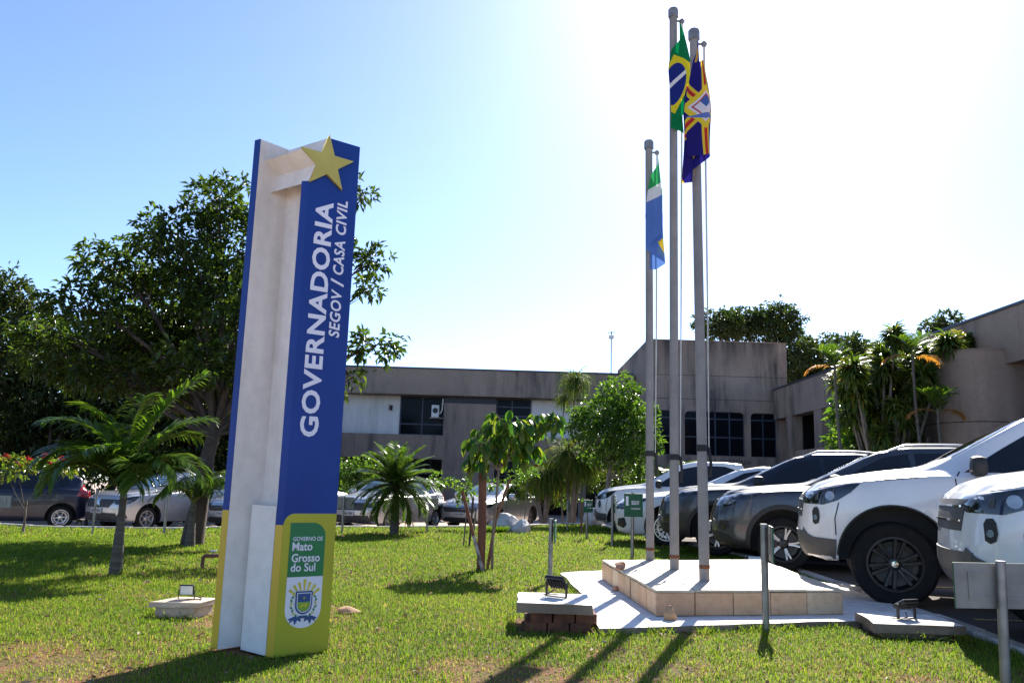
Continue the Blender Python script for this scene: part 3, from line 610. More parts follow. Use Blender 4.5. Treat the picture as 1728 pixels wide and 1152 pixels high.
def lt(nt, a, t): return mth(nt, 'LESS_THAN', a, t)
def flagfin(nt, b, o, col):
    nt.links.new(col, b.inputs['Base Color']); setp(b, rough=.8, spec=.2); tr = N(nt, 'ShaderNodeBsdfTranslucent'); nt.links.new(col, tr.inputs[0]); ms = N(nt, 'ShaderNodeMixShader'); ms.inputs[0].default_value = .3
    nt.links.new(b.outputs[0], ms.inputs[1]); nt.links.new(tr.outputs[0], ms.inputs[2]); nt.links.new(ms.outputs[0], o.inputs[0])
def absd(nt, a, c): return mth(nt, 'ABSOLUTE', mth(nt, 'SUBTRACT', a, c))
m, nt, b, o = newmat('flag_green_diamond'); u, v = flag_uv(nt)
dia = mth(nt, 'ADD', mth(nt, 'DIVIDE', absd(nt, u, .5), .42), mth(nt, 'DIVIDE', absd(nt, v, .5), .38))
du = mth(nt, 'MULTIPLY', mth(nt, 'SUBTRACT', u, .5), 1.43); dv = mth(nt, 'SUBTRACT', v, .5); r2 = mth(nt, 'ADD', mth(nt, 'MULTIPLY', du, du), mth(nt, 'MULTIPLY', dv, dv))
col = mix(nt, lt(nt, dia, 1.0), (.0, .18, .055), (.78, .62, .02)); col = mix(nt, lt(nt, r2, .25*.25), col, (.012, .025, .20))
band = mth(nt, 'MULTIPLY', lt(nt, absd(nt, mth(nt, 'ADD', v, mth(nt, 'MULTIPLY', u, .18)), .62), .028), lt(nt, r2, .25*.25)); col = mix(nt, band, col, (.75, .75, .75)); flagfin(nt, b, o, col); M['flagA'] = m
m, nt, b, o = newmat('flag_navy_stripes'); u, v = flag_uv(nt)
d1 = absd(nt, v, .5); d2 = mth(nt, 'MULTIPLY', absd(nt, u, .5), 1.4)
e1 = mth(nt, 'MULTIPLY', absd(nt, mth(nt, 'SUBTRACT', mth(nt, 'MULTIPLY', u, 1.4), .7), mth(nt, 'SUBTRACT', v, .5)), .7); e2 = mth(nt, 'MULTIPLY', mth(nt, 'ABSOLUTE', mth(nt, 'ADD', mth(nt, 'SUBTRACT', mth(nt, 'MULTIPLY', u, 1.4), .7), mth(nt, 'SUBTRACT', v, .5))), .7)
dm = mth(nt, 'MINIMUM', mth(nt, 'MINIMUM', d1, d2), mth(nt, 'MINIMUM', e1, e2))
col = mix(nt, lt(nt, dm, .048), (.016, .012, .16), (.80, .58, .03)); col = mix(nt, lt(nt, dm, .018), col, (.55, .03, .03))
dc = mth(nt, 'ADD', d1, d2); col = mix(nt, lt(nt, dc, .24), col, (.80, .62, .04)); col = mix(nt, lt(nt, dc, .17), col, (.75, .72, .78))
col = mix(nt, lt(nt, mth(nt, 'ADD', absd(nt, v, .56), d2), .07), col, (.06, .14, .42)); col = mix(nt, lt(nt, absd(nt, dc, .13), .010), col, (.45, .04, .05)); col = mix(nt, lt(nt, mth(nt, 'ADD', absd(nt, v, .40), mth(nt, 'MULTIPLY', d2, .15)), .03), col, (.12, .2, .5)); flagfin(nt, b, o, col); M['flagB'] = m
m, nt, b, o = newmat('flag_green_white_blue'); u, v = flag_uv(nt); d = mth(nt, 'ADD', mth(nt, 'SUBTRACT', 1.0, v), mth(nt, 'MULTIPLY', u, .25))
col = mix(nt, lt(nt, d, .50), (.10, .20, .50), (.72, .70, .72)); col = mix(nt, lt(nt, d, .33), col, (.03, .30, .09))
st = mth(nt, 'ADD', mth(nt, 'MULTIPLY', absd(nt, u, .72), 1.4), absd(nt, v, .22)); col = mix(nt, lt(nt, st, .14), col, (.78, .62, .05)); flagfin(nt, b, o, col); M['flagC'] = m
def flag(loc, nodes, Hh, drop, mat, label, taper=.45, seed=1):
    """nodes: (u, x, y, fall) fold line in plan; u runs along the fly, fall is how far that fold has slumped"""
    r = random.Random(seed); nu, nv = 72, 44; us = np.linspace(0, 1, nu); nd = np.array(nodes)
    from_u = nd[:, 0]
    def sm(col): 
        y = np.interp(np.linspace(0, 1, 400), from_u, nd[:, col]); k = np.hanning(23); k /= k.sum(); return np.interp(us, np.linspace(0, 1, 400), np.convolve(np.pad(y, 11, 'edge'), k, 'valid'))
    X, Y, D = sm(1), sm(2), sm(3); V = []; UV = []
    for j in range(nv):
        v = j/(nv-1)
        for i in range(nu):
            z = -(v*Hh)-D[i]*drop
            k = min(1, (-z)/(taper*(Hh+drop))+.06); k = k**.8
            sway = .018*math.sin(z*5+us[i]*9+seed)*k
            V.append((X[0]+(X[i]-X[0])*k+sway, Y[i]*k+sway*.6, z)); UV.append((us[i], 1-v))
    Q = [(j*nu+i, j*nu+i+1, (j+1)*nu+i+1, (j+1)*nu+i) for j in range(nv-1) for i in range(nu-1)]
    me = np_mesh('flag', V, Q, True); uvl = me.uv_layers.new(name='UVMap'); Qa = np.array(Q).ravel(); uvl.data.foreach_set('uv', np.array(UV, np.float32)[Qa].ravel())
    o = link('flag', me, mat); o.location = loc; return tag(o, label, 'flag')
flag((1.765, 8.53, 6.26), [(0, .0, 0, 0), (.10, .10, .03, .15), (.2, .16, .05, .35), (.34, .05, -.03, .55), (.5, -.07, -.06, .8), (.6, -.12, -.04, .9), (.7, .0, .03, .9), (.85, .06, .05, .95), (1, -.03, .06, .8)], .92, .45, M['flagA'], 'limp green flag with yellow diamond and blue disc on the tallest pole', .5, 2)
flag((1.735, 7.50, 5.41), [(0, .0, 0, 0), (.12, .05, -.03, .1), (.3, -.12, -.02, .45), (.36, -.13, -.03, .5), (.44, .0, -.07, .5), (.52, .10, -.06, .45), (.62, .12, -.03, .5), (.74, -.05, .03, .75), (.86, -.15, .04, 1.0), (1, -.07, -.02, 1.0)], .98, .50, M['flagB'], 'limp dark blue flag with yellow and red stripes and white crest', .55, 5)
flag((1.70, 9.50, 5.06), [(0, .0, 0, 0), (.15, .05, -.05, .2), (.32, -.07, -.07, .4), (.45, -.17, -.05, .55), (.55, -.08, .02, .65), (.7, .09, .03, .85), (.85, -.01, .05, 1), (1, -.07, .06, 1)], .92, .52, M['flagC'], 'limp green, white and pale blue flag on the shortest pole', .6, 9)

# ================================================================ SMALL POSTS AND BOARDS
M['boardback'] = plain('board_back', (.33, .31, .27), .6, .1, (.22, .2, .18), 5); M['boardgreen'] = plain('board_green', (.012, .11, .045), .5, 0, (.010, .09, .035), 4)
def post(x, y, h, label, board=None, face=0.0, bw=.40, bh=.27, r=.026, txt=None, off=.032, mat=None, shift=0.0, lean=0.0, name='sign_post'):
    z = Z(x, y); e = empty(name, (x, y, z), 0, label, 'sign post')
    own(MB().tube([(x, y, z-.1), (x+lean, y, z+h)], r, 14).build('post', M['post'], None, angle=40), e)
    own(MB().tube([(x+lean, y, z+h), (x+lean, y, z+h+.006)], r*.96, 14).build('cap', M['steel']), e)
    if board:
        mm = Matrix.Translation((x+lean, y, z+h-bh/2-.01)) @ Matrix.Rotation(face, 4, 'Z')      # board faces local -Y
        s = -1
        own(MB().box((-bw/2+shift, s*off-.008, -bh/2), (bw/2+shift, s*off+.004, bh/2), m=mm, bev=.002).build('board', mat or M['boardgreen']), e)
        fr = MB()
        for a in ((-bw/2+.08+shift, -bw/2+.10+shift), (bw/2-.10+shift, bw/2-.08+shift)): fr.box((a[0], s*off+.0045, -bh/2+.05), (a[1], s*off+.012, bh/2-.05), m=mm)
        for a in ((-bh/2+.05, -bh/2+.064), (bh/2-.064, bh/2-.05)): fr.box((-bw/2+.101+shift, s*off+.0045, a[0]), (bw/2-.101+shift, s*off+.011, a[1]), m=mm)
        own(fr.build('back_frame', M['boardback']), e); own(MB().box((-bw/2+shift+.001, s*off+.0042, -bh/2+.001), (bw/2+shift-.001, s*off+.0044, bh/2-.001), m=mm).build('back_sheet', M['boardback']), e)
        if txt:
            def put(t_, w_, h_, x_, z_):
                me = fit_text(text_mesh(t_, 1, .02, .001), w_, h_); xf(me, mm @ Matrix.Translation((x_, s*off-.0095, z_)) @ Wd); own(link('lettering', me, M['print']), e)
            put(txt, bw*.42, bh*.17, -bw*.12, bh*.02); put('GOVERNO', bw*.5, bh*.06, -bw*.14, -bh*.18)
            own(MB().box((-bw*.42, s*off-.0102, -bh*.02), (-bw*.28, s*off-.0085, bh*.38), m=mm).build('white_mark', M['print']), e)
    return e
post(2.0, 6.57, .80, 'steel post with edge-on board standing in front of the flag platform', True, R(77), .36, .27, .027, off=.05)
post(2.775, 4.80, .70, 'steel post with large grey-backed board beside the cropped white pickup', True, R(186), .62, .25, .027, off=.04, shift=-.05, lean=.02)
post(.489, 9.27, .69, 'steel post with edge-on green board between the young tree and the slab', True, R(84), .3, .24, .025, off=.045)
post(1.87, 12.56, .98, 'steel post with green board facing out beside the shortest flagpole', True, R(16), .30, .34, .026, 'SEGOV')
post(1.912, 15.285, .92, 'steel post with edge-on board in front of the far white pickup', True, R(80), .34, .3, .026, off=.05)
post(1.624, 17.1, .80, 'steel post with small faded green board near the ponytail palms', True, R(34), .24, .25, .024, 'SEGOV')
post(1.452, 20.256, .70, 'thin steel post with narrow green board at the rear of the lawn', True, R(82), .25, .24, .02)
post(-1.681, 17.892, .72, 'thin post with beige-backed board in front of the silver hatchback side', True, R(176), .42, .22, .022)
post(-3.232, 16.683, .72, 'thin post with beige-backed board in front of the silver hatchback grille', True, R(178), .62, .23, .022, shift=.12)
post(-7.75, 15.9, .86, 'thin steel post standing near the tail of the dark hatchback', None, r=.02)
post(-6.32, 15.68, .82, 'thin grey post between the feather palm and the thick tree trunk', None, r=.024)
post(-9.45, 15.6, .75, 'thin post with beige-backed board in front of the dark hatchback door', True, R(178), .5, .22, .022, shift=-.02)
sk = empty('wooden_stake', (1.657, 18.707, 0), 0, 'brown wooden stake standing on the lawn among the green boards', 'stake'); own(MB().box((1.635, 18.69, -.1), (1.679, 18.73, .72), bev=.004).build('shaft', plain('stake_wood', (.16, .09, .05), .85, 0, (.1, .06, .04), 10, .3)), sk)
# ================================================================ CARS
def paint(name, c, metal=0.0, rough=.28, coat=.8):
    m, nt, b, o = newmat(name); setp(b, rough=rough, metal=metal, coat=coat, coatr=.04, spec=.5); v = coords(nt)
    c2 = tuple(x*.88+.012 for x in c); nt.links.new(mix(nt, noise(nt, v, 2.2, 5, .6, .35, .75), c, c2), b.inputs['Base Color']); return m
PAINT = dict(white=paint('white_car_paint', (.66, .66, .67)), grey=paint('grey_car_paint', (.024, .031, .046), .1, .3, .4), navy=paint('dark_car_paint', (.006, .009, .019), .05, .3, .4), silver=paint('silver_car_paint', (.42, .42, .43), .6, .32), blue=paint('midnight_car_paint', (.005, .008, .024), .05, .3, .4), pale=paint('pale_silver_paint', (.52, .52, .53), .35, .3))
M['carglass'], nt, b, o = newmat('tinted_glass'); setp(b, rough=.03, spec=.5, coat=.3); b.inputs['Base Color'].default_value = (.006, .007, .009, 1)
M['blueglass'], nt, b, o = newmat('windscreen_glass'); setp(b, rough=.04, spec=.9, coat=.5); b.inputs['Base Color'].default_value = (.05, .09, .14, 1)
M['chrome'] = plain('chrome', (.62, .62, .63), .12, 1.0, (.55, .55, .56)); M['alloy'] = plain('alloy', (.50, .50, .51), .3, .85, (.4, .4, .41)); M['rimblack'] = plain('black_alloy', (.02, .02, .022), .3, .3)
M['trim'] = plain('black_trim', (.010, .010, .011), .6, 0, (.014, .014, .014), 10, .15, 120); M['greytrim'] = plain('grey_trim', (.05, .05, .054), .5, .2, (.06, .06, .065), 10)
M['lamp'], nt, b, o = newmat('lamp_lens'); setp(b, rough=.03, spec=.6, coat=.6); b.inputs['Base Color'].default_value = (.010, .011, .013, 1)
M['lampin'] = plain('lamp_reflector', (.34, .35, .36), .2, .6, (.22, .22, .24)); M['amberlamp'] = plain('amber_lamp', (.6, .3, .16), .2); M['taillamp'] = plain('tail_lamp', (.35, .012, .012), .15, coat=.6)
M['plate'] = plain('number_plate', (.40, .40, .39), .5); M['ink'] = plain('plate_ink', (.03, .03, .03), .6)
def smooth_fn(P, Lx, win=.06):
    P = np.array(P, float); x = np.linspace(-.3, Lx+.3, 900); y = np.interp(x, P[:, 0], P[:, 1]); k = max(3, int(win/(Lx+.6)*900))*2+1; h = np.hanning(k+2)[1:-1]; h /= h.sum()
    y = np.convolve(np.pad(y, k//2, 'edge'), h, 'valid'); return lambda t: float(np.interp(t, x, y))
def catmull(P, n):
    P = [Vector(p) for p in P]; out = []
    for i in range(len(P)-1):
        a, b_, c, d = P[max(i-1, 0)], P[i], P[i+1], P[min(i+2, len(P)-1)]
        for k in range(n):
            t = k/n; out.append(.5*((2*b_)+(c-a)*t+(2*a-5*b_+4*c-d)*t*t+(3*b_-a-3*c+d)*t**3)*1.0)
    out.append(P[-1]); return out
def car_body(S):
    L, hw = S['L'], S['W']/2
    top = smooth_fn(S['top'], L, .05); belt = smooth_fn(S['belt'], L, .12); bot = smooth_fn(S['bot'], L, .1)
    wf = smooth_fn([(0, .74), (.08, .84), (.22, .93), (.5, .985), (.8, 1), (L-.7, 1), (L-.25, .95), (L-.05, .86), (L, .78)], L, .06); tw = smooth_fn(S['tw'], L, .08)
    lean = S.get('lean', .16); rl = S.get('rlean', .12)
    xs = np.concatenate([np.linspace(0, .5, 16)[:-1], np.linspace(.5, L-.4, 62)[:-1], np.linspace(L-.4, L, 12)])
    rings = []
    for x in xs:
        zb, zs, zt, w_, wt = bot(x), belt(x), top(x), hw*wf(x), hw*tw(x); zt = max(zt, zs+.03); wt = min(wt, w_*.93); e = min(.075, (zt-zs)*.5); h = zs-zb
        a = (.935*w_, zs+.004); c = (wt, zt-e)
        P = [(0, zb), (.6*w_, zb), (.9*w_, zb+.015), (.962*w_, zb+.08), (.985*w_, zb+.30*h), (1.0*w_, zb+.58*h), (.992*w_, zb+.82*h), (.972*w_, zs-.02), a,
             (a[0]+(c[0]-a[0])*.36, a[1]+(c[1]-a[1])*.33), (a[0]+(c[0]-a[0])*.72, a[1]+(c[1]-a[1])*.68), c, (wt*.90, zt-e*.30), (wt*.55, zt-.006), (0, zt)]
        rings.append([(x, p.x, p.y) for p in catmull(P, 2)])
    def cap(ring, sgn):
        x0 = ring[0][0]; zc = sum(p[2] for p in ring)/len(ring); out = []
        for s, dx in ((.93, .022), (.75, .05), (.4, .068)): out.append([(x0+sgn*dx, p[1]*s, zc+(p[2]-zc)*(s*.9+.1*s*s)) for p in ring])
        return out
    rings = cap(rings[0], -1)[::-1]+rings+cap(rings[-1], 1)
    V = []; nh = len(rings[0]); nr = 2*nh-2
    for rg in rings:
        full = [(x, -y, z) for x, y, z in rg]+[(x, y, z) for x, y, z in rg[-2:0:-1]]
        for x, y, z in full:
            k = math.exp(-max(x, 0)/.30)*lean*max(0, z-.62)+(.10*math.exp(-max(x, 0)/.2)*max(0, .5-z)); k2 = math.exp(-max(L-x, 0)/.3)*rl*max(0, z-.6)
            bow = .10*(y/hw)**2*math.exp(-max(x, 0)/.25)
            V.append((x+k-k2+bow, y, z))
    F = []
    for i in range(len(rings)-1):
        for k in range(nr): F.append((i*nr+k, (i+1)*nr+k, (i+1)*nr+(k+1) % nr, i*nr+(k+1) % nr))
    F.append(tuple(range(nr))); F.append(tuple((len(rings)-1)*nr+k for k in range(nr-1, -1, -1)))
    me = me_from('body', V, F, True)
    bm = bmesh.new(); bm.from_mesh(me); bmesh.ops.recalc_face_normals(bm, faces=bm.faces); bm.to_mesh(me); bm.free()
    return me
CARMESH = {}
def build_car_meshes(key, S):
    """all meshes of one car type in local coordinates (front at x=0, left side at -y)"""
    me = car_body(S); L, hw = S['L'], S['W']/2; r, fx, rx = S['r'], S['fo'], S['fo']+S['wb']; RA = S['arch']
    me.materials.append(M['ink']); me.materials.append(M['trim'])
    cut = MB()
    for x in (fx, rx):
        for s in (-1, 1):
            mm = Matrix.Translation((x, s*(hw-.13), r+S.get('archz', .02))) @ Matrix.Rotation(R(90), 4, 'X'); cut.lathe([(0, -.26), (RA, -.26), (RA, .26), (0, .26)], 40, m=mm)
    cm = cut.mesh('cut'); bm = bmesh.new(); bm.from_mesh(cm); bmesh.ops.remove_doubles(bm, verts=bm.verts, dist=1e-4); bmesh.ops.recalc_face_normals(bm, faces=bm.faces); bm.to_mesh(cm); bm.free()
    cm.materials.append(M['ink']); cm.materials.append(M['trim']); cm.polygons.foreach_set('material_index', np.ones(len(cm.polygons), np.int32))
    bo = bpy.data.objects.new('b', me); co = bpy.data.objects.new('c', cm); COL.objects.link(bo); COL.objects.link(co)
    md = bo.modifiers.new('bool', 'BOOLEAN'); md.object = co; md.operation = 'DIFFERENCE'; md.solver = 'EXACT'
    dg = bpy.context.evaluated_depsgraph_get(); me2 = bpy.data.meshes.new_from_object(bo.evaluated_get(dg)); bpy.data.objects.remove(bo); bpy.data.objects.remove(co)
    me2.name = 'body'; me2.shade_smooth(); me2.set_sharp_from_angle(angle=R(42))
    bvh_full = BVHTree.FromPolygons([v.co.copy() for v in me.vertices], [list(p.vertices) for p in me.polygons])
    def hit(kind, p, q):
        if kind == 'L': o_, d = Vector((p, -3, q)), Vector((0, 1, 0))
        elif kind == 'R': o_, d = Vector((p, 3, q)), Vector((0, -1, 0))
        elif kind == 'F': o_, d = Vector((-3, p, q)), Vector((1, 0, 0))
        elif kind == 'B': o_, d = Vector((L+3, p, q)), Vector((-1, 0, 0))
        else: o_, d = Vector((p, q, 4)), Vector((0, 0, -1))
        h = bvh_full.ray_cast(o_, d); return (h[0], h[1], d) if h[0] else None
    def patch(name, poly, kind, off=.004, step=.05, th=.006):
        V2, F2 = cdt(poly, step); V = []; ok = []; 
        for p in V2:
            h = hit(kind, p.x, p.y)
            if h is None: V.append(None)
            else:
                n = h[1] if h[1].dot(h[2]) < 0 else -h[1]; V.append(h[0]+n*off)
        idx = {}; VV = []
        for i, v in enumerate(V):
            if v is not None: idx[i] = len(VV); VV.append(v)
        FF = [tuple(idx[i] for i in f) for f in F2 if all(i in idx for i in f)]
        if not FF: return None
        m_ = me_from(name, VV, FF, True); bm = bmesh.new(); bm.from_mesh(m_)
        # turn outwards and give the rim a short skirt into the body
        for f in bm.faces:
            pass
        d = {'L': Vector((0, -1, 0)), 'R': Vector((0, 1, 0)), 'F': Vector((-1, 0, 0)), 'B': Vector((1, 0, 0)), 'T': Vector((0, 0, 1))}[kind]
        bm.normal_update()
        fl = [f for f in bm.faces if f.normal.dot(d) < 0]; bmesh.ops.reverse_faces(bm, faces=fl); bm.normal_update()
        be = [e for e in bm.edges if len(e.link_faces) == 1]; ex = bmesh.ops.extrude_edge_only(bm, edges=be)
        for v in [g for g in ex['geom'] if isinstance(g, bmesh.types.BMVert)]: v.co -= d*.03 if False else Vector((0, 0, 0))
        nv = [g for g in ex['geom'] if isinstance(g, bmesh.types.BMVert)]
        c_ = sum((v.co for v in bm.verts), Vector())/len(bm.verts)
        for v in nv: v.co -= d*(off+th)
        bm.to_mesh(m_); bm.free(); m_.shade_smooth(); m_.set_sharp_from_angle(angle=R(40)); return m_
    def strip(pts, w_=.008):
        P = [Vector(p) for p in pts]; l = []; rr = []
        for i, p in enumerate(P):
            t = (P[min(i+1, len(P)-1)]-P[max(i-1, 0)]).normalized(); n = Vector((-t.y, t.x))*w_/2; l.append(tuple(p+n)); rr.append(tuple(p-n))
        return l+rr[::-1]
    parts = []      # (name, mesh, material key, parent index or None)
    def put(name, mesh, mat, par=None):
        if mesh is None: return None
        parts.append((name, mesh, mat, par)); return len(parts)-1
    for s, kd in ((-1, 'L'), (1, 'R')):
        for poly in S['side_win']:
            i = put('side_window', patch('side_window', poly, kd, .004, .07), 'carglass')
        for poly in S.get('seams', []): put('door_seam', patch('door_seam', strip(poly, .010), kd, .004, .05, .003), 'ink')
        for poly in S.get('cladding', []): put('cladding', patch('cladding', poly, kd, .010, .07, .02), 'trim')
        if S.get('flare'):
            for x in (fx, rx):
                a0, a1 = (-12, 192); ro, ri = RA+S['flare'], RA-.004; zc = r+S.get('archz', .02)
                poly = [(x+ro*math.cos(R(a)), zc+ro*math.sin(R(a))) for a in np.linspace(a0, a1, 28)]+[(x+ri*math.cos(R(a)), zc+ri*math.sin(R(a))) for a in np.linspace(a1, a0, 28)]
                put('arch_trim', patch('arch_trim', poly, kd, .012, .04, .025), S.get('flaremat', 'trim'))
        hl = put('headlight', patch('headlight', S['head'], kd, .006, .035), 'lamp')
        for poly, mt in S.get('headin', []): put('reflector', patch('reflector', poly, kd, .009, .03, .002), mt, hl)
        if S.get('fog'):
            f_ = put('fog_lamp', patch('fog_lamp', S['fog'], kd, .006, .03), 'trim'); cxf = sum(q[0] for q in S['fog'])/len(S['fog']); czf = sum(q[1] for q in S['fog'])/len(S['fog'])
            put('fog_lens', patch('fog_lens', [(cxf-.004+.02*math.cos(R(a)), czf-.02+.026*math.sin(R(a))) for a in range(0, 360, 36)], kd, .011, .02, .003), 'lamp', f_)
        if S.get('bumperside'): put('lower_bumper', patch('lower_bumper', S['bumperside'], kd, .010, .05, .02), S.get('bumpermat', 'trim'))
        if S.get('tail'): put('tail_light', patch('tail_light', S['tail'], kd, .006, .04), 'taillamp')
        for hx, hz in S.get('handles', []):
            h = hit(kd, hx, hz)
            if h:
                y = h[0].y; put('door_handle', MB().box((hx-.1, min(y, y+s*.035), hz-.013), (hx+.1, max(y, y+s*.035), hz+.013), bev=.008).mesh('door_handle', 40), S.get('handlemat', 'chrome'))
        mx, mz = S['mirror']; h = hit(kd, mx, mz)
        if h:
            y = h[0].y; mb = MB(); V = []
            mm = Matrix.Translation((mx-.02, y+s*.15, mz+.085)) @ Matrix.Diagonal((.062, .095, .080, 1)); bm = bmesh.new(); bmesh.ops.create_cube(bm, size=2); bmesh.ops.subdivide_edges(bm, edges=bm.edges, cuts=5, use_grid_fill=True)
            for v in bm.verts: v.co = v.co.lerp(v.co.normalized()*1.35, .55)
            bm.verts.index_update(); mb.add([mm @ v.co for v in bm.verts], [[v.index for v in f.verts] for f in bm.faces]); bm.free()
            mi = put('mirror', mb.mesh('mirror', 50), S.get('mirrormat', 'body')); put('mirror_arm', MB().box((mx-.03, min(y-s*.03, y+s*.09), mz-.005), (mx+.04, max(y-s*.03, y+s*.09), mz+.04), bev=.01).mesh('mirror_arm', 40), 'trim', mi)
            if S.get('mirrorlamp'): put('indicator', MB().box((mx-.088, y+s*.08 if s > 0 else y-.21, mz+.03), (mx-.05, y+.21 if s > 0 else y-.08, mz+.055), bev=.006).mesh('indicator', 40), 'amberlamp', mi)
        if S.get('rails'):
            x0, x1 = S['rails']; P = []
            for t in np.linspace(0, 1, 9):
                x = x0+(x1-x0)*t; h = hit('T', x, s*hw*.60); P.append((x, s*hw*.60, h[0].z+(.035 if 0 < t < 1 else -.005)))
            put('roof_rail', MB().tube(P, .016, 8).mesh('roof_rail', 50), 'alloy')
    sc_ = S['screen']; z0, z1, w0, w1 = sc_; put('windscreen', patch('windscreen', [(-w0, z0), (w0, z0), (w1, z1), (-w1, z1)], 'F', .004, .08), S.get('screenmat', 'carglass'))
    if S.get('rear_win'): z0, z1, w0, w1 = S['rear_win']; put('rear_window', patch('rear_window', [(-w0, z0), (w0, z0), (w1, z1), (-w1, z1)], 'B', .004, .1), 'carglass')
    g = put('grille', patch('grille', S['grille'], 'F', .006, .05), 'ink')
    for poly, mt in S.get('grillebars', []): put('grille_bar', patch('grille_bar', poly, 'F', .016, .05, .01), mt, g)
    for poly, mt in S.get('front', []): put('bumper_inlet', patch('bumper_inlet', poly, 'F', .007, .05), mt)
    px, pz = 0, S['plate']; h = hit('F', 0, pz) if pz else None
    if h:
        pi_ = put('number_plate', MB().box((h[0].x-.03, -.2, pz-.065), (h[0].x-.005, .2, pz+.065), bev=.004).mesh('number_plate'), 'plate')
        if S.get('platetext'):
            t = fit_text(text_mesh(S['platetext'], 1, .02, .001), .33, .07); xf(t, Matrix.Translation((h[0].x-.032, .165, pz-.04)) @ Matrix(((0, 0, -1, 0), (-1, 0, 0, 0), (0, 1, 0, 0), (0, 0, 0, 1)))); put('plate_text', t, 'ink', pi_)
    # wheels
    tr = S['track']; wd = S.get('tw_', .22); rr = S['rim']
    ty = [(rr-.012, -wd/2+.012), (rr+.01, -wd/2), (r-.035, -wd/2-.004), (r-.012, -wd/2+.012), (r, -wd/2+.04), (r, wd/2-.04), (r-.012, wd/2-.012), (r-.035, wd/2+.004), (rr+.01, wd/2), (rr-.012, wd/2-.012)]
    tyre = MB().lathe(ty, 40, closed=True).mesh('wheel', 35)
    rim = MB(); rim.lathe([(rr-.004, wd/2-.02), (rr-.002, wd/2+.004), (rr-.022, wd/2+.004), (rr-.035, wd/2-.02), (rr-.05, wd/2-.09), (.06, wd/2-.10)], 40, mi=0)
    rim.lathe([(.02, wd/2-.012), (.055, wd/2-.018), (.066, wd/2-.03), (.066, wd/2-.1)], 20, mi=S.get('hubmi', 0)); rim.lathe([(0, wd/2-.005), (.03, wd/2-.007), (.032, wd/2-.03)], 16, mi=1)
    n, sw_, kind = S['spokes']
    for k in range(n):
        a = 2*math.pi*k/n
        offs = [0] if kind == 'single' else ([-.105, .105] if kind == 'y' else [-.05, .05])
        for o_ in offs:
            ca = Matrix.Rotation(a, 4, 'Z'); r0, r1 = .045, rr-.028; z = wd/2-.012
            y0, y1 = o_*.25, (o_*1.0 if kind == 'y' else o_*.8); V = []
            for (rad, y, hwid, dz) in ((r0, y0, sw_*.55, -.012), (r1*.55, (y0+y1)/2, sw_*.5, -.004), (r1, y1, sw_*.62, 0)):
                V += [Vector((rad, y-hwid, z+dz-.03)), Vector((rad, y-hwid*.75, z+dz)), Vector((rad, y+hwid*.75, z+dz)), Vector((rad, y+hwid, z+dz-.03))]
            F = [];
            for q in range(2): 
                for e in range(3): F.append((q*4+e, (q+1)*4+e, (q+1)*4+e+1, q*4+e+1))
            rim.add([ca @ v for v in V], F, 2)
    rim.lathe([(0, wd/2-.085), (rr*.62, wd/2-.085)], 24, mi=3)   # brake disc
    rimm = rim.mesh('rim', 35)
    parts_w = [(x, s) for x in (fx, rx) for s in (-1, 1)]
    CARMESH[key] = (S, me2, parts, tyre, rimm, parts_w)
def place_car(key, name, label, body, wheel_xy, heading, which=('f', -1), rims=('alloy', 'chrome', 'alloy'), scale=1.0, group=None, zoff=0.0, steer=0.0, cat='car'):
    S, me, parts, tyre, rimm, pw = CARMESH[key]; h = Vector(heading).normalized(); th = math.atan2(-h.y, -h.x)
    e = empty(name, (0, 0, 0), th, label, cat, group); lx = S['fo'] if which[0] == 'f' else S['fo']+S['wb']; ly = which[1]*S['track']/2
    rot = Matrix.Rotation(th, 2); p = rot @ Vector((lx*scale, ly*scale)); z = float(zr(wheel_xy[0], wheel_xy[1]))+.008
    e.location = (wheel_xy[0]-p.x, wheel_xy[1]-p.y, z+zoff); e.scale = (scale,)*3
    def ob(nm, m_, mats, par):
        m2 = m_.copy()
        for i, mt in enumerate(mats):
            if i < len(m2.materials): m2.materials[i] = mt
            else: m2.materials.append(mt)
        o = bpy.data.objects.new(nm, m2); COL.objects.link(o); o.parent = par; return o
    ob('body', me, [body, M['trim']], e); made = []
    for nm, m_, mt, par in parts:
        mt_ = body if mt == 'body' else M[mt]; made.append(ob(nm, m_, [mt_], e if par is None else made[par]))
    for x, s in pw:
        w_ = bpy.data.objects.new('wheel', tyre); COL.objects.link(w_); w_.parent = e; w_.location = (x, s*(S['track']/2-S.get('tw_', .22)/2+.02), S['r'])
        if not tyre.materials: tyre.materials.append(M['rubber'])
        w_.rotation_euler = (R(90) if s < 0 else R(-90), random.uniform(0, 1.2), 0) if not (steer and x < 2) else (R(90) if s < 0 else R(-90), 0, steer)
        w_.rotation_mode = 'XYZ'
        ob('rim', rimm, [M[rims[0]], M[rims[1]], M[rims[2]], M['greytrim']], w_)
    return e
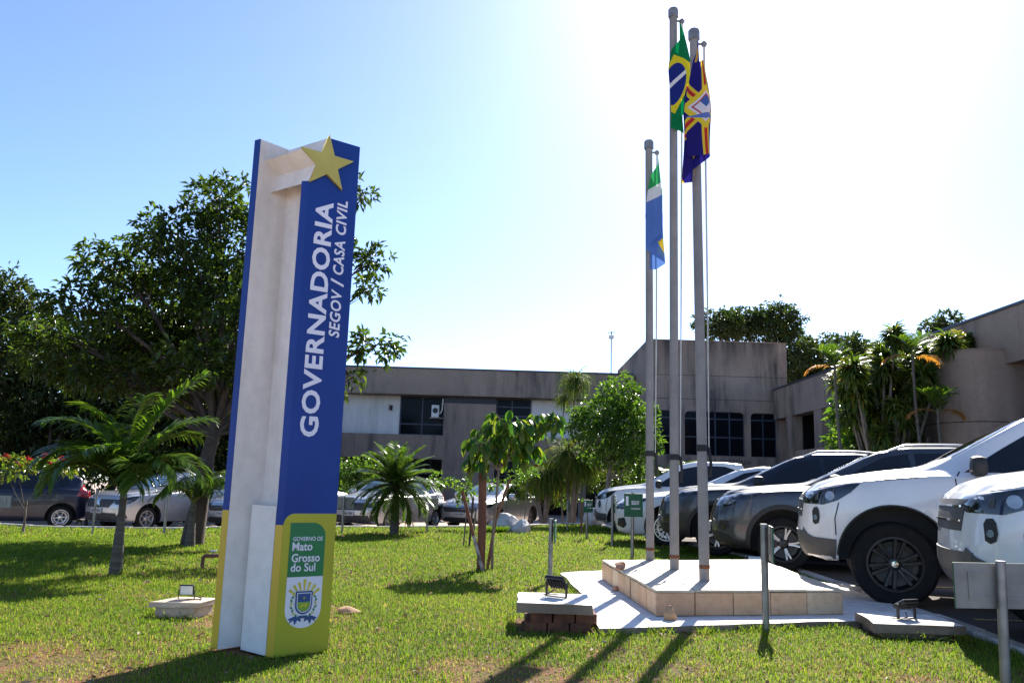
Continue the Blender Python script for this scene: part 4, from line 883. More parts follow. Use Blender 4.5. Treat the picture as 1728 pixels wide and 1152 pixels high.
# ---- types
def bars(z0, z1, w_, n, mt, hgt=.012): return [([(-w_, z0+(z1-z0)*k/(n-1)-hgt/2), (w_, z0+(z1-z0)*k/(n-1)-hgt/2), (w_, z0+(z1-z0)*k/(n-1)+hgt/2), (-w_, z0+(z1-z0)*k/(n-1)+hgt/2)], mt) for k in range(n)]
pick = dict(L=5.25, W=1.90, fo=.82, wb=3.10, r=.39, rim=.258, track=1.62, arch=.50, archz=.045, tw_=.265, lean=.10, spokes=(6, .034, 'double'),
    top=[(0, 1.07), (.08, 1.14), (.3, 1.21), (.7, 1.275), (1.10, 1.325), (1.24, 1.37), (2.02, 1.81), (2.35, 1.885), (3.0, 1.895), (3.45, 1.85), (3.72, 1.33), (5.1, 1.33), (5.25, 1.28)],
    belt=[(0, 1.03), (.25, 1.12), (.8, 1.19), (1.2, 1.225), (2.0, 1.235), (5.25, 1.27)], bot=[(0, .42), (.25, .38), (.6, .42), (4.6, .45), (5.25, .60)],
    tw=[(0, .62), (.3, .76), (1.0, .80), (1.22, .79), (2.05, .67), (3.3, .67), (3.6, .71), (3.8, .9), (5.25, .9)],
    side_win=[[(1.45, 1.265), (1.80, 1.50), (2.12, 1.70), (2.50, 1.775), (2.54, 1.265)], [(2.60, 1.265), (2.58, 1.78), (3.05, 1.77), (3.32, 1.69), (3.42, 1.29)]],
    seams=[[(1.40, .62), (1.38, .9), (1.36, 1.20), (1.41, 1.27)], [(2.57, 1.22), (2.57, .58)], [(3.5, 1.25), (3.5, .98), (3.35, .70)], [(.16, 1.085), (.45, 1.145), (.9, 1.19), (1.12, 1.215), (1.22, 1.26)], [(.34, .95), (.30, .80), (.305, .64)]],
    flare=.012, flaremat='trim', head=[(.03, .93), (.0, .99), (.04, 1.04), (.25, 1.085), (.46, 1.13), (.54, 1.135), (.45, 1.05), (.33, .97), (.20, .925)],
    headin=[([(.265+.042*math.cos(R(a)), 1.012+.045*math.sin(R(a))) for a in range(0, 360, 30)], 'lampin'), ([(.13, .97), (.16, .965), (.17, 1.03), (.145, 1.035)], 'greytrim')],
    fog=[(.10, .75), (.125, .73), (.155, .75), (.165, .80), (.16, .87), (.145, .90), (.115, .895), (.098, .86)], bumperside=[(-.02, .40), (-.03, .56), (.01, .69), (.05, .635), (.10, .61), (.31, .60), (.305, .50), (.295, .42), (.22, .375), (.10, .37), (.03, .385)], bumpermat='greytrim',
    mirror=(1.56, 1.235), mirrormat='trim', mirrorlamp=True, handles=[(2.38, 1.09), (3.28, 1.10)], handlemat='body', screen=(1.41, 1.79, .68, .57), grille=[(-.50, .80), (.50, .80), (.56, 1.02), (-.56, 1.02)],
    grillebars=bars(.87, .97, .48, 2, 'chrome', .012), front=[([(-.62, .42), (.62, .42), (.66, .66), (-.66, .66)], 'greytrim')], plate=None, tail=[(5.1, .82), (5.24, .82), (5.24, 1.2), (5.12, 1.2)])
suv = dict(L=4.30, W=1.76, fo=.86, wb=2.61, r=.335, rim=.228, track=1.53, arch=.405, archz=.03, tw_=.215, lean=.22, spokes=(5, .030, 'y'),
    top=[(0, .88), (.1, .97), (.35, 1.03), (.75, 1.07), (1.10, 1.10), (1.20, 1.13), (2.0, 1.52), (2.35, 1.59), (2.9, 1.60), (3.5, 1.56), (3.95, 1.46), (4.2, 1.12), (4.3, .98)],
    belt=[(0, .84), (.3, .93), (.8, .985), (1.2, 1.01), (2.6, 1.06), (3.4, 1.12), (4.3, 1.0)], bot=[(0, .30), (.3, .24), (4.0, .27), (4.3, .42)],
    tw=[(0, .58), (.3, .74), (1.0, .79), (1.25, .77), (2.0, .67), (3.5, .66), (4.0, .64), (4.3, .62)],
    side_win=[[(1.42, 1.055), (1.78, 1.28), (2.08, 1.44), (2.36, 1.49), (2.42, 1.07)], [(2.47, 1.075), (2.43, 1.495), (2.9, 1.50), (3.3, 1.46), (3.42, 1.12)], [(3.5, 1.14), (3.42, 1.44), (3.75, 1.36), (3.82, 1.2)]],
    seams=[[(1.36, .40), (1.30, .7), (1.30, 1.0)], [(2.45, 1.05), (2.45, .42)], [(3.45, 1.1), (3.3, .8), (3.05, .45)], [(.12, .93), (.5, .995), (1.25, 1.045)]],
    flare=.055, cladding=[[(1.30, .26), (3.02, .28), (3.02, .40), (1.30, .38)]], head=[(.03, .78), (.02, .84), (.10, .89), (.35, .945), (.62, .965), (.50, .90), (.32, .82), (.14, .77)],
    headin=[([(.12, .805), (.2, .80), (.3, .86), (.17, .865)], 'lampin')], bumperside=[(-.01, .28), (-.02, .40), (.05, .46), (.3, .36), (.44, .34), (.44, .26), (.2, .25)], fog=[(.06, .50), (.14, .47), (.20, .52), (.18, .60), (.08, .60)],
    mirror=(1.50, 1.03), mirrormat='trim', handles=[(2.25, .92), (3.2, .95)], rails=(2.15, 3.7), screen=(1.16, 1.50, .64, .54), grille=[(-.30, .58), (.30, .58), (.52, .86), (-.52, .86)], grillebars=[([(-.5, .84), (-.44, .84), (-.20, .58), (-.27, .58)], 'chrome'), ([(.5, .84), (.44, .84), (.20, .58), (.27, .58)], 'chrome')],
    front=[([(-.6, .33), (.6, .33), (.62, .46), (-.62, .46)], 'trim')], plate=.50, tail=[(3.95, .95), (4.28, .9), (4.28, 1.05), (4.0, 1.12)])
sedan = dict(L=4.64, W=1.80, fo=.92, wb=2.70, r=.325, rim=.222, track=1.55, arch=.375, archz=.02, tw_=.215, lean=.25, rlean=.1, spokes=(9, .018, 'double'),
    top=[(0, .74), (.1, .82), (.4, .89), (.9, .955), (1.25, .985), (1.35, 1.01), (2.1, 1.36), (2.5, 1.43), (3.0, 1.42), (3.5, 1.32), (4.1, 1.08), (4.5, 1.03), (4.64, .95)],
    belt=[(0, .70), (.3, .80), (.9, .87), (1.4, .91), (2.6, .95), (3.6, 1.0), (4.64, .92)], bot=[(0, .22), (.3, .18), (4.3, .20), (4.64, .34)],
    tw=[(0, .58), (.3, .74), (1.2, .80), (1.4, .78), (2.2, .65), (3.2, .65), (4.0, .72), (4.64, .74)],
    side_win=[[(1.62, .955), (1.95, 1.15), (2.22, 1.29), (2.5, 1.345), (2.56, .975)], [(2.61, .978), (2.57, 1.35), (2.95, 1.345), (3.3, 1.27), (3.62, 1.05), (3.60, 1.02)]],
    seams=[[(1.50, .35), (1.45, .6), (1.45, .9)], [(2.58, .94), (2.58, .33)], [(3.62, 1.0), (3.55, .8), (3.25, .4)], [(.12, .79), (.5, .85), (1.4, .935)]],
    head=[(.04, .62), (.02, .68), (.15, .74), (.45, .80), (.68, .83), (.52, .75), (.3, .67), (.14, .615)], headin=[([(.14, .65), (.22, .65), (.32, .71), (.2, .70)], 'lampin')],
    fog=[(.06, .34), (.18, .30), (.24, .36), (.2, .48), (.08, .46)], mirror=(1.70, .93), handles=[(2.35, .80), (3.35, .84)], handlemat='body', screen=(1.06, 1.35, .66, .54), rear_win=(1.12, 1.3, .55, .5),
    grille=[(-.48, .52), (.48, .52), (.62, .70), (-.62, .70)], grillebars=[([(-.62, .655), (.62, .655), (.62, .70), (-.62, .70)], 'chrome')], front=[([(-.62, .22), (.62, .22), (.5, .36), (-.5, .36)], 'trim')], plate=.46, platetext='OAJ 2109', tail=[(4.15, .84), (4.62, .80), (4.62, .93), (4.3, 1.0)], screenmat='blueglass')
hatch = dict(L=4.06, W=1.73, fo=.82, wb=2.59, r=.31, rim=.205, track=1.50, arch=.365, archz=.02, tw_=.20, lean=.22, rlean=.06, spokes=(6, .028, 'single'),
    top=[(0, .82), (.1, .90), (.35, .96), (.75, 1.0), (1.05, 1.03), (1.15, 1.06), (1.85, 1.44), (2.2, 1.51), (2.8, 1.52), (3.5, 1.47), (3.85, 1.35), (4.0, 1.0), (4.06, .9)],
    belt=[(0, .78), (.3, .87), (.9, .93), (1.3, .96), (2.4, .99), (3.4, 1.05), (4.06, 1.0)], bot=[(0, .24), (.3, .20), (3.8, .22), (4.06, .36)],
    tw=[(0, .58), (.3, .74), (1.0, .80), (1.2, .78), (1.9, .68), (3.4, .68), (3.8, .68), (4.06, .7)],
    side_win=[[(1.40, 1.01), (1.7, 1.22), (1.98, 1.37), (2.25, 1.42), (2.30, 1.02)], [(2.35, 1.022), (2.31, 1.425), (2.8, 1.43), (3.15, 1.39), (3.25, 1.06)], [(3.32, 1.08), (3.24, 1.37), (3.5, 1.31), (3.55, 1.15)]],
    seams=[[(1.30, .36), (1.25, .6), (1.25, .95)], [(2.33, 1.0), (2.33, .35)], [(3.28, 1.04), (3.15, .8), (2.95, .4)], [(.12, .865), (.5, .925), (1.2, .985)]],
    head=[(.03, .66), (.02, .74), (.12, .80), (.35, .86), (.55, .88), (.44, .79), (.28, .69), (.12, .655)], headin=[([(.13, .70), (.22, .69), (.3, .77), (.18, .77)], 'lampin')],
    fog=[(.05, .32), (.16, .29), (.26, .34), (.2, .44), (.08, .46)], mirror=(1.46, .98), handles=[(2.12, .86), (3.05, .88)], handlemat='body', screen=(1.11, 1.43, .64, .54), rear_win=(1.1, 1.38, .56, .52),
    grille=[(-.42, .58), (.42, .58), (.58, .78), (-.58, .78)], grillebars=[([(-.10, .63), (.10, .63), (.06, .77), (-.06, .77)], 'chrome')], front=[([(-.66, .25), (.66, .25), (.60, .45), (-.60, .45)], 'ink')], plate=.50, platetext='GAM 7934', tail=[(3.72, .86), (4.05, .82), (4.05, 1.06), (3.86, 1.16)], screenmat='blueglass')
for k, S in (('pick', pick), ('suv', suv), ('sedan', sedan), ('hatch', hatch)): build_car_meshes(k, S)
G = 'cars nosed up to the parking kerb'
WL = PAINT['white']
CARS_PLACE = True
place_car('pick', 'pickup_truck', 'white pickup truck with black wheels between the grey crossover and another pickup', WL, (3.70, 8.08), (-.94, .342), rims=('rimblack', 'chrome', 'rimblack'), group=G, cat='pickup')
place_car('pick', 'pickup_truck', 'white pickup truck behind the large grey-backed board at the slab corner', WL, (3.90, 5.42), (-.945, .327), rims=('rimblack', 'chrome', 'rimblack'), group=G, cat='pickup')
place_car('suv', 'crossover_car', 'dark grey crossover with two-tone wheels beside the white pickup', PAINT['grey'], (3.70, 11.30), (-.955, .297), rims=('rimblack', 'rimblack', 'alloy'), group=G, scale=1.06)
place_car('suv', 'suv_car', 'near-black midnight SUV between the white sedan and the grey crossover', PAINT['navy'], (3.40, 13.65), (-.96, .28), rims=('rimblack', 'chrome', 'alloy'), group=G, scale=1.06)
place_car('sedan', 'sedan_car', 'white sedan between the midnight SUV and the far white pickup', WL, (2.98, 15.75), (-.965, .262), group=G, scale=1.08)
place_car('pick', 'pickup_truck', 'white pickup truck with silver wheels at the far end of the kerb row', WL, (2.88, 20.0), (-.97, .24), rims=('alloy', 'chrome', 'alloy'), group=G, cat='pickup')
G2 = 'cars parked along the back of the lawn'
place_car('hatch', 'hatchback_car', 'dark midnight hatchback facing away at the left end of the lawn', PAINT['blue'], (-11.6, 22.0), (-.86, -.5), which=('r', -1), group=G2)
place_car('hatch', 'hatchback_car', 'pale silver hatchback parked behind the feather palm', PAINT['silver'], (-9.2, 21.6), (-.5, -.87), group=G2)
place_car('suv', 'suv_car', 'silver SUV parked behind the thick tree trunk', PAINT['silver'], (-8.6, 23.6), (-.5, -.87), group=G2)
place_car('sedan', 'sedan_car', 'silver sedan half hidden behind the tall sign', PAINT['silver'], (-6.3, 22.6), (-.42, -.91), group=G2)
place_car('hatch', 'hatchback_car', 'silver hatchback with black grille behind the date palm', PAINT['silver'], (-3.30, 23.6), (-.42, -.91), group=G2)
place_car('sedan', 'sedan_car', 'silver sedan with chrome grille bar behind the white boulders', PAINT['silver'], (-.35, 26.2), (-.42, -.91), group=G2, rims=('rimblack', 'chrome', 'alloy'))
# ================================================================ VEGETATION
LM = dict(dark=leafmat('dark_tree_leaf', [(.013, .026, .007), (.03, .058, .011), (.08, .125, .024)], .45, .38), mid=leafmat('bright_tree_leaf', [(.03, .07, .012), (.055, .12, .018), (.10, .17, .03)], .45, .36),
          far=leafmat('far_tree_leaf', [(.016, .030, .009), (.03, .052, .014), (.06, .085, .024)], .33, .5), palm=leafmat('palm_leaflet', [(.025, .065, .010), (.055, .115, .016), (.12, .17, .03)], .40, .30),
          big=leafmat('broad_leaf', [(.025, .075, .010), (.05, .13, .015), (.13, .17, .03)], .48, .35), strap=leafmat('strap_leaf', [(.04, .075, .012), (.07, .12, .02), (.20, .18, .05)], .42, .35),
          dry=leafmat('dry_leaf', [(.25, .09, .02), (.32, .14, .04), (.3, .2, .09)], .4, .7), grass=leafmat('grass_blade', [(.06, .13, .012), (.125, .22, .020), (.20, .265, .036), (.34, .28, .11)], .45, .75, (1.6, 1.5, .8), .12),
          pony=leafmat('thin_hanging_leaf', [(.04, .085, .015), (.07, .125, .022), (.17, .14, .04)], .35, .7, None, .15), red=leafmat('red_bract', [(.35, .02, .03), (.45, .04, .04), (.4, .06, .03)], .35, .5, (1.3, 1, 1)))
M['bark'] = plain('bark', (.085, .062, .048), .95, 0, (.04, .03, .024), 9, .9, 26, stretch=(1, 1, .35)); M['paleb'] = plain('pale_bark', (.22, .18, .145), .95, 0, (.12, .095, .075), 12, .7, 30, stretch=(1, 1, .35))
M['palmtrunk'] = plain('palm_trunk', (.13, .115, .095), .95, 0, (.07, .06, .05), 6, .9, 14, stretch=(.2, .2, 5))
def nrm(a): return a/np.maximum(np.linalg.norm(a, axis=1, keepdims=True), 1e-6)
def leaf_mesh(name, P, D, Ln, W_, tint, fold=.3, upj=.5, droop=.12):
    """folded leaf blades: P base, D axis"""
    n = len(P); D = nrm(D); up = np.tile([0, 0, 1.0], (n, 1))+rng.normal(0, upj, (n, 3)); S = nrm(np.cross(D, up)); Nn = np.cross(S, D); Ln = np.asarray(Ln)[:, None]; W_ = np.asarray(W_)[:, None]
    base = P; tip = P+D*Ln-np.array([0, 0, 1])*Ln*droop; m1 = P+D*Ln*.42+Nn*W_*fold*.2; l = m1-S*W_/2+Nn*W_*fold; r = m1+S*W_/2+Nn*W_*fold
    V = np.stack([base, r, tip, l], 1).reshape(-1, 3); k = np.arange(n)[:, None]*4; Q = np.concatenate([k+np.array([[0, 1, 2]]), k+np.array([[0, 2, 3]])], 0)
    return np_mesh(name, V, Q, False, col=np.repeat(np.clip(tint, 0, 1), 4))
def strap_mesh(name, P, D, Ln, W_, tint, bend, segs=4, wob=.0):
    """long blades that arch over by 'bend' radians"""
    n = len(P); D = nrm(D); horiz = D.copy(); horiz[:, 2] = 0; horiz = nrm(horiz+rng.normal(0, 1e-3, (n, 3))*[1, 1, 0]); S = nrm(np.cross(D, np.array([0, 0, 1.0]))+rng.normal(0, .15, (n, 3))); el = np.arcsin(np.clip(D[:, 2], -1, 1)); pts = [P]; cur = P.copy(); bend = np.asarray(bend)*np.ones(n)
    for s in range(segs):
        a = el-bend*((s+.5)/segs)**1.2; d = horiz*np.cos(a)[:, None]+np.array([0, 0, 1.0])*np.sin(a)[:, None]; cur = cur+d*(np.asarray(Ln)/segs)[:, None]; pts.append(cur)
    prof = np.interp(np.linspace(0, 1, segs+1), [0, .25, .6, 1], [.5, 1, .85, .06]); V = []
    for s in range(segs+1): w_ = (np.asarray(W_)*prof[s]/2)[:, None]; V += [pts[s]-S*w_, pts[s]+S*w_]
    V = np.stack(V, 1).reshape(-1, 3); k = np.arange(n)[:, None]*(2*(segs+1)); Q = np.concatenate([k+np.array([[2*s, 2*s+1, 2*s+3, 2*s+2]]) for s in range(segs)], 0)
    return np_mesh(name, V, Q, True, col=np.repeat(np.clip(tint, 0, 1), 2*(segs+1)))
def in_ell(n, c, r, k=2.0):
    d = nrm(rng.normal(0, 1, (n, 3))); return np.array(c)+d*np.array(r)*(rng.random((n, 1))**(1/k))
def bez(a, b_, c, n):
    a, b_, c = Vector(a), Vector(b_), Vector(c); return [a*(1-t)**2+b_*2*t*(1-t)+c*t*t for t in [i/n for i in range(n+1)]]
def make_tree(name, label, base, lobes, fork, r0, leaf, wid, dens, per, mat, bark, group=None, cat='tree', twigs=7, lean=(0, 0), jit=.35, ntr=12, side=(.9), droop=.15):
    e = empty(name, base, 0, label, cat, group); mb = MB(); b_ = Vector(base); fk = Vector(fork); tips = []
    n = 7; tr = [b_.lerp(fk, i/n)+Vector((random.uniform(-1, 1), random.uniform(-1, 1), 0))*r0*.35*(0 < i < n) for i in range(n+1)]; tr[0] = b_-Vector((0, 0, .2))
    mb.tube(tr, [r0*(1.35 if i == 0 else 1.12 if i == 1 else 1-.42*i/n) for i in range(n+1)], ntr)
    P, D, T = [], [], []
    for li, lb in enumerate(lobes):
        c = Vector(lb[:3]); rr = lb[3:]; st = tr[random.choice((n-2, n-1, n))] if c.z > fk.z else tr[n-1]
        mid = st.lerp(c, .5)+Vector((0, 0, -.12*(c-st).length if c.z < st.z+1 else .1*(c-st).length)); limb = bez(st, mid, c, 7); rl = r0*.42*min(1, (max(rr)/1.0)**.5)
        mb.tube(limb, [rl*(1-.75*i/7) for i in range(8)], 7)
        for k in range(twigs):
            q = limb[random.choice((4, 5, 6, 7))]; t = Vector(in_ell(1, c, rr, 3)[0]); m_ = q.lerp(t, .5)+Vector((0, 0, .12*(t-q).length)); mb.tube(bez(q, m_, t, 4), [rl*.28, rl*.2, rl*.14, rl*.09, rl*.05], 5, cap=False)
        nc = max(6, int(dens*(rr[0]*rr[1]*rr[2])**.72)); cp = in_ell(nc, c, rr, 2.4)
        cp[:, 2] += rng.normal(0, jit*rr[2]*.4, nc)
        for p in cp:
            out = nrm((p-np.array(c))[None]/np.array(rr)[None])[0]; k = max(2, int(per*random.uniform(.6, 1.3))); a = nrm(rng.normal(0, 1, (k, 3))+out*.9+np.array([0, 0, -.12])); P.append(p+a*leaf*.12+rng.normal(0, leaf*.25, (k, 3))); D.append(a); T.append(np.full(k, random.uniform(.15, .75))+rng.normal(0, .12, k))
    own(mb.build('trunk', bark, None, angle=60), e); P, D, T = np.concatenate(P), np.concatenate(D), np.concatenate(T); ln = leaf*rng.uniform(.7, 1.25, len(P))
    o = link('crown', leaf_mesh('crown', P, D, ln, ln*wid, T, droop=droop), mat); own(o, e); return e
# ---- the big dark tree behind the sign
BIG = [(-4.91, 13.1, 5.56, .59, .53, .43), (-5.37, 12.7, 4.82, .8, .72, .44), (-4.53, 13.6, 4.96, .86, .77, .79), (-6.4, 13.1, 4.36, .82, .74, .42), (-5.67, 13.9, 4.17, 1.22, 1.1, .58), (-6.43, 12.3, 3.49, .76, .68, .35), (-4.0, 12.3, 3.47, .81, .73, .55), (-6.37, 14.3, 3.29, 1.24, 1.12, .51), (-3.09, 13.1, 4.76, .58, .52, .4), (-3.62, 13.5, 4.04, .69, .62, .61), (-2.61, 13.4, 5.85, .2, .3, .21), (-2.3, 13.1, 4.58, .37, .35, .24), (-2.41, 13.4, 4.2, .29, .3, .16), (-2.11, 12.7, 3.1, .46, .41, .23), (-2.39, 12.5, 2.6, .14, .3, .11), (-3.8, 13.7, 3.06, .79, .71, .45), (-4.46, 11.9, 2.67, .82, .73, .33), (-7.41, 13.6, 2.94, .83, .75, .4), (-7.78, 13.3, 3.32, .43, .39, .25), (-5.2, 14.6, 2.7, 1.0, .9, .4), (-6.2, 13.0, 2.55, .9, .8, .35), (-4.9, 12.6, 4.1, .8, .7, .5), (-5.4, 15.3, 2.9, 1.0, .8, .45), (-6.7, 15.4, 3.0, 1.0, .8, .45), (-4.3, 15.2, 3.2, .8, .7, .5), (-7.5, 14.8, 2.8, .8, .7, .4), (-5.0, 14.4, 3.6, .9, .8, .5), (-5.7, 15.0, 3.6, 1.2, .9, .5), (-6.7, 14.9, 3.7, 1.1, .9, .5), (-4.5, 14.5, 2.8, .9, .8, .4), (-7.3, 15.3, 3.4, 1.0, .8, .5), (-8.1, 14.6, 3.2, .8, .7, .45), (-6.0, 15.8, 2.6, 1.1, .8, .45)]
make_tree('broadleaf_tree', 'large dark spreading tree with thick trunk behind the tall sign', (-4.84, 13.08, Z(-4.84, 13.08)), BIG, (-4.55, 13.1, 2.35), .14, .14, .40, 350, 8, LM['dark'], M['bark'], twigs=9)
# ---- background wood on the left
BL = [[(-17.3, 27.0, 6.9, .9, .71, .8), (-17.03, 28.0, 6.12, 1.5, 1.28, 1.04), (-17.41, 28.0, 4.46, 1.6, 1.27, 1.23)], [(-16.08, 29, 4.01, 1.87, 1.68, 1.26), (-17.3, 29, 2.5, 1.44, 1.3, 1.24), (-16.2, 31, 2.3, 2.64, 2.3, 1.3), (-15.2, 30, 4.6, 1.2, 1.1, .8)], [(-14.2, 30, 3.54, 2.36, 2.12, 1.52), (-13.6, 31, 1.8, 2.2, 1.8, 1.2), (-13.3, 31, 4.8, 1.3, 1.1, .8)], [(-11.59, 30, 3.18, 2.14, 1.93, 1.73), (-11.15, 32, 5.21, 1.85, 1.66, 1.41), (-11, 31, 1.4, 2, 1.6, 1.1)], [(-9.45, 30, 3.25, 1.71, 1.54, 1.51), (-9.2, 31, 1.5, 1.6, 1.4, 1.2), (-8.8, 31, 4.6, 1.2, 1, .9)]]
for lbs, lab in zip(BL, ('tall wispy tree at the left edge behind the parked hatchback', 'dense dark tree behind the red-flowered shrub', 'wide dark tree in the wood behind the feather palm', 'tall dark tree in the wood behind the thick trunk', 'dark leafy tree in the wood behind the left side of the sign')):
    c = lbs[0]; make_tree('background_tree', lab, (c[0], c[1], -.6), lbs, (c[0]+.2, c[1], 1.8), .2, .24, .42, 190, 7, LM['far'], M['bark'], 'trees beyond the road', twigs=5)
BL3 = [(-7.2, 28.5, 4.1, 1.5, 1.4, 1.1), (-8.7, 27.6, 3.5, 1.5, 1.3, 1.0)]
make_tree('background_tree', 'leafy tree across the road shading the silver cars behind the sign', (-7.8, 28.6, -.6), BL3, (-7.8, 28.5, 2.2), .14, .22, .42, 220, 7, LM['far'], M['bark'], 'trees beyond the road', twigs=5)
BL2 = [(-21, 33, 3.2, 2.6, 2, 2.2), (-19, 34, 2.2, 2.2, 2, 1.8)]
make_tree('background_tree', 'bushy tree closing the view behind the dark hatchback', (-20, 33, -.6), BL2, (-20, 33, 1.5), .2, .26, .42, 150, 7, LM['far'], M['bark'], 'trees beyond the road', twigs=5)
# ---- trees behind the office block
for lbs, lab in (([(12.28, 48, 10.7, 1.6, 1.42, .85), (13.79, 49, 11.0, 1.5, 1.3, .95)], 'tree showing over the middle of the tall block roof'), ([(15.44, 48, 10.9, 1.75, 1.52, 1.2), (16.62, 49, 9.5, 1.3, 1.12, 1.5), (16.75, 48, 7.6, 1.2, 1, 1.1)], 'rounded tree rising behind the corner of the tall block'), ([(16.5, 44, 8.4, 1.5, 1.3, .9), (18.55, 45, 9.0, 1.4, 1.24, .7), (16.52, 45, 7.2, 1.4, 1.17, 1.15), (18.42, 44, 8.1, 1.2, 1, 1)], 'dark tree showing above the side wing roof'), ([(20.8, 40, 9.25, .7, .58, .4), (21.5, 40, 9.55, .75, .66, .48)], 'small tree top peeking over the side wing beam')):
    c = lbs[0]; make_tree('background_tree', lab, (c[0], c[1], -.5), lbs, (c[0]+.1, c[1], c[2]-2.2), .22, .26, .45, 210, 7, LM['far'], M['bark'], 'trees behind the offices', twigs=6)
# ---- bright round tree near the far pickup
MID = [(3.17, 24, 3.73, .66, .59, .61), (3.04, 24.3, 2.97, 1.08, .97, .79), (3.58, 23.8, 2.61, .77, .69, .77), (2.37, 23.6, 2.73, .67, .61, .68), (3.12, 24.2, 2.0, 1.03, .93, .43), (4.04, 23.5, 3.28, .25, .3, .2), (4.16, 23.7, 2.29, .3, .3, .23), (1.93, 23.5, 3.05, .3, .3, .27), (3.59, 24.4, 1.5, .52, .47, .34), (1.68, 23.4, 2.73, .24, .3, .2)]
make_tree('bushy_tree', 'bright green bushy round tree with pale trunk beside the far white pickup', (2.62, 24.0, -.1), MID, (2.95, 24.1, 1.55), .10, .125, .55, 420, 7, LM['mid'], M['paleb'], twigs=6)
# ---- low shrubs
make_tree('garden_shrub', 'low spreading shrub with bare stems in front of the silver cars', (-.75, 19.2, -.02), [(-1.55, 19, 1.08, .46, .4, .15), (-.91, 19.3, .93, .5, .45, .16), (-.30, 19.2, 1.05, .38, .35, .16), (-1.05, 19.1, .66, .24, .3, .10)], (-.7, 19.2, .5), .03, .10, .5, 360, 7, LM['mid'], M['paleb'], cat='shrub', twigs=5, ntr=8)
make_tree('sapling', 'thin sapling with a small flat crown in front of the silver sedan', (.42, 20.3, -.02), [(.47, 20.5, 1.3, .24, .3, .12)], (.46, 20.4, 1.1), .014, .10, .5, 500, 7, LM['mid'], M['paleb'], cat='sapling', twigs=4, ntr=6)
make_tree('garden_shrub', 'leafy shrub growing under the ponytail palms by the offices', (1.2, 27.6, -.4), [(1.2, 27.6, 1.2, .9, .8, .42), (.5, 28.0, 1.1, .6, .6, .4), (1.9, 28.2, .9, .6, .6, .5)], (1.25, 27.6, .6), .05, .13, .5, 330, 7, LM['mid'], M['bark'], cat='shrub', twigs=5, ntr=8)
make_tree('garden_shrub', 'leafy shrub behind the silver hatchback at the office wall', (-5.4, 30, -.4), [(-5.7, 30, 1.35, .75, .6, .42), (-5.0, 30.5, 1.45, .9, .8, .45), (-5.2, 30, .6, 1, .7, .7)], (-5.4, 30, .5), .05, .15, .5, 300, 7, LM['mid'], M['bark'], cat='shrub', twigs=5, ntr=8)
make_tree('garden_shrub', 'dark shrub beside the round tree at the far pickup nose', (3.6, 27, -.4), [(3.6, 27, 1.1, .9, .7, .7), (4.4, 27.5, .9, .7, .6, .8)], (3.6, 27, .4), .05, .14, .5, 300, 7, LM['dark'], M['bark'], cat='shrub', twigs=5, ntr=8)
rs = make_tree('flowering_shrub', 'straggly shrub with red flower heads before the dark hatchback', (-9.5, 16.7, Z(-9.5, 16.7)), [(-9.66, 16.5, 1.19, .58, .5, .17), (-9.12, 16.8, 1.16, .5, .45, .17), (-9.98, 16.7, 1.0, .35, .35, .14), (-8.75, 16.8, 1.13, .3, .3, .12)], (-9.5, 16.7, .45), .025, .12, .5, 300, 6, LM['strap'], M['paleb'], cat='shrub', twigs=7, ntr=6)
for k, (x, y, z) in enumerate(((-9.2, 16.6, 1.33), (-9.45, 16.5, 1.25), (-8.85, 16.6, 1.27), (-9.9, 16.5, 1.3), (-9.05, 16.5, 1.18), (-9.6, 16.4, 1.16))):
    n = 22; a = nrm(rng.normal(0, 1, (n, 3))+[0, 0, .5]); own(link('flower_head', leaf_mesh('flower_head', np.array([x, y, z])+a*.01, a, np.full(n, .085), np.full(n, .035), rng.random(n)), LM['red']), rs)
hg = make_tree('hedge', 'dark hedge along the far side of the road behind the parked cars', (-13, 26.2, -.6), [(-19+2.1*k, 26.3+.3*math.sin(k*2.1), .55+.12*math.sin(k*1.7), 1.25, .8, .75) for k in range(5)], (-13, 26.2, -.1), .05, .16, .5, 230, 7, LM['dark'], M['bark'], cat='hedge', twigs=3, ntr=6)
# ---- palms with feather fronds
def frond_mesh(L_, el, bend, n, ll, lw, droop, vee=.6, seed=0, tint0=.5, width_end=.35, stalk=.12):
    """rachis along +X starting at elevation el, arching over by bend (degrees)"""
    r = random.Random(seed); K = 26; pts = [Vector((0, 0, 0))]
    for i in range(K): a = R(el-bend*((i+.5)/K)**1.3); pts.append(pts[-1]+Vector((math.cos(a), 0, math.sin(a)))*(L_/K))
    P, D, ln, T = [], [], [], []
    for i in range(n):
        t = stalk+(1-stalk)*(i+.5)/n; f = t*K; k = min(int(f), K-1); p = pts[k].lerp(pts[k+1], f-k); tg = (pts[k+1]-pts[k]).normalized(); nn = Vector((-tg.z, 0, tg.x))
        for s in (-1, 1):
            d = tg*(.45+.6*t)+Vector((0, s, 0))+nn*(vee*(1-.5*t)+r.uniform(-.12, .12)); P.append(p); D.append(d.normalized()); ln.append(ll*(math.sin(math.pi*min(1, (t-stalk)/(1-stalk)*.80+.14))**.7*(1-width_end)+width_end)*r.uniform(.85, 1.1)); T.append(tint0+r.uniform(-.3, .3))
    me1 = strap_mesh('frond', np.array(P), np.array(D), np.array(ln), np.full(len(P), lw), np.array(T), rng.uniform(droop*.7, droop*1.3, len(P)), 3)
    rt = MB().tube(pts[::2]+[pts[-1]], [.016*(L_/1.4)*(1-.85*i/(len(pts[::2]))) for i in range(len(pts[::2])+1)], 6).mesh('rachis', 60)
    return me1, rt
M['rachis'] = plain('frond_stalk', (.16, .19, .04), .5, 0, (.12, .13, .03), 5)
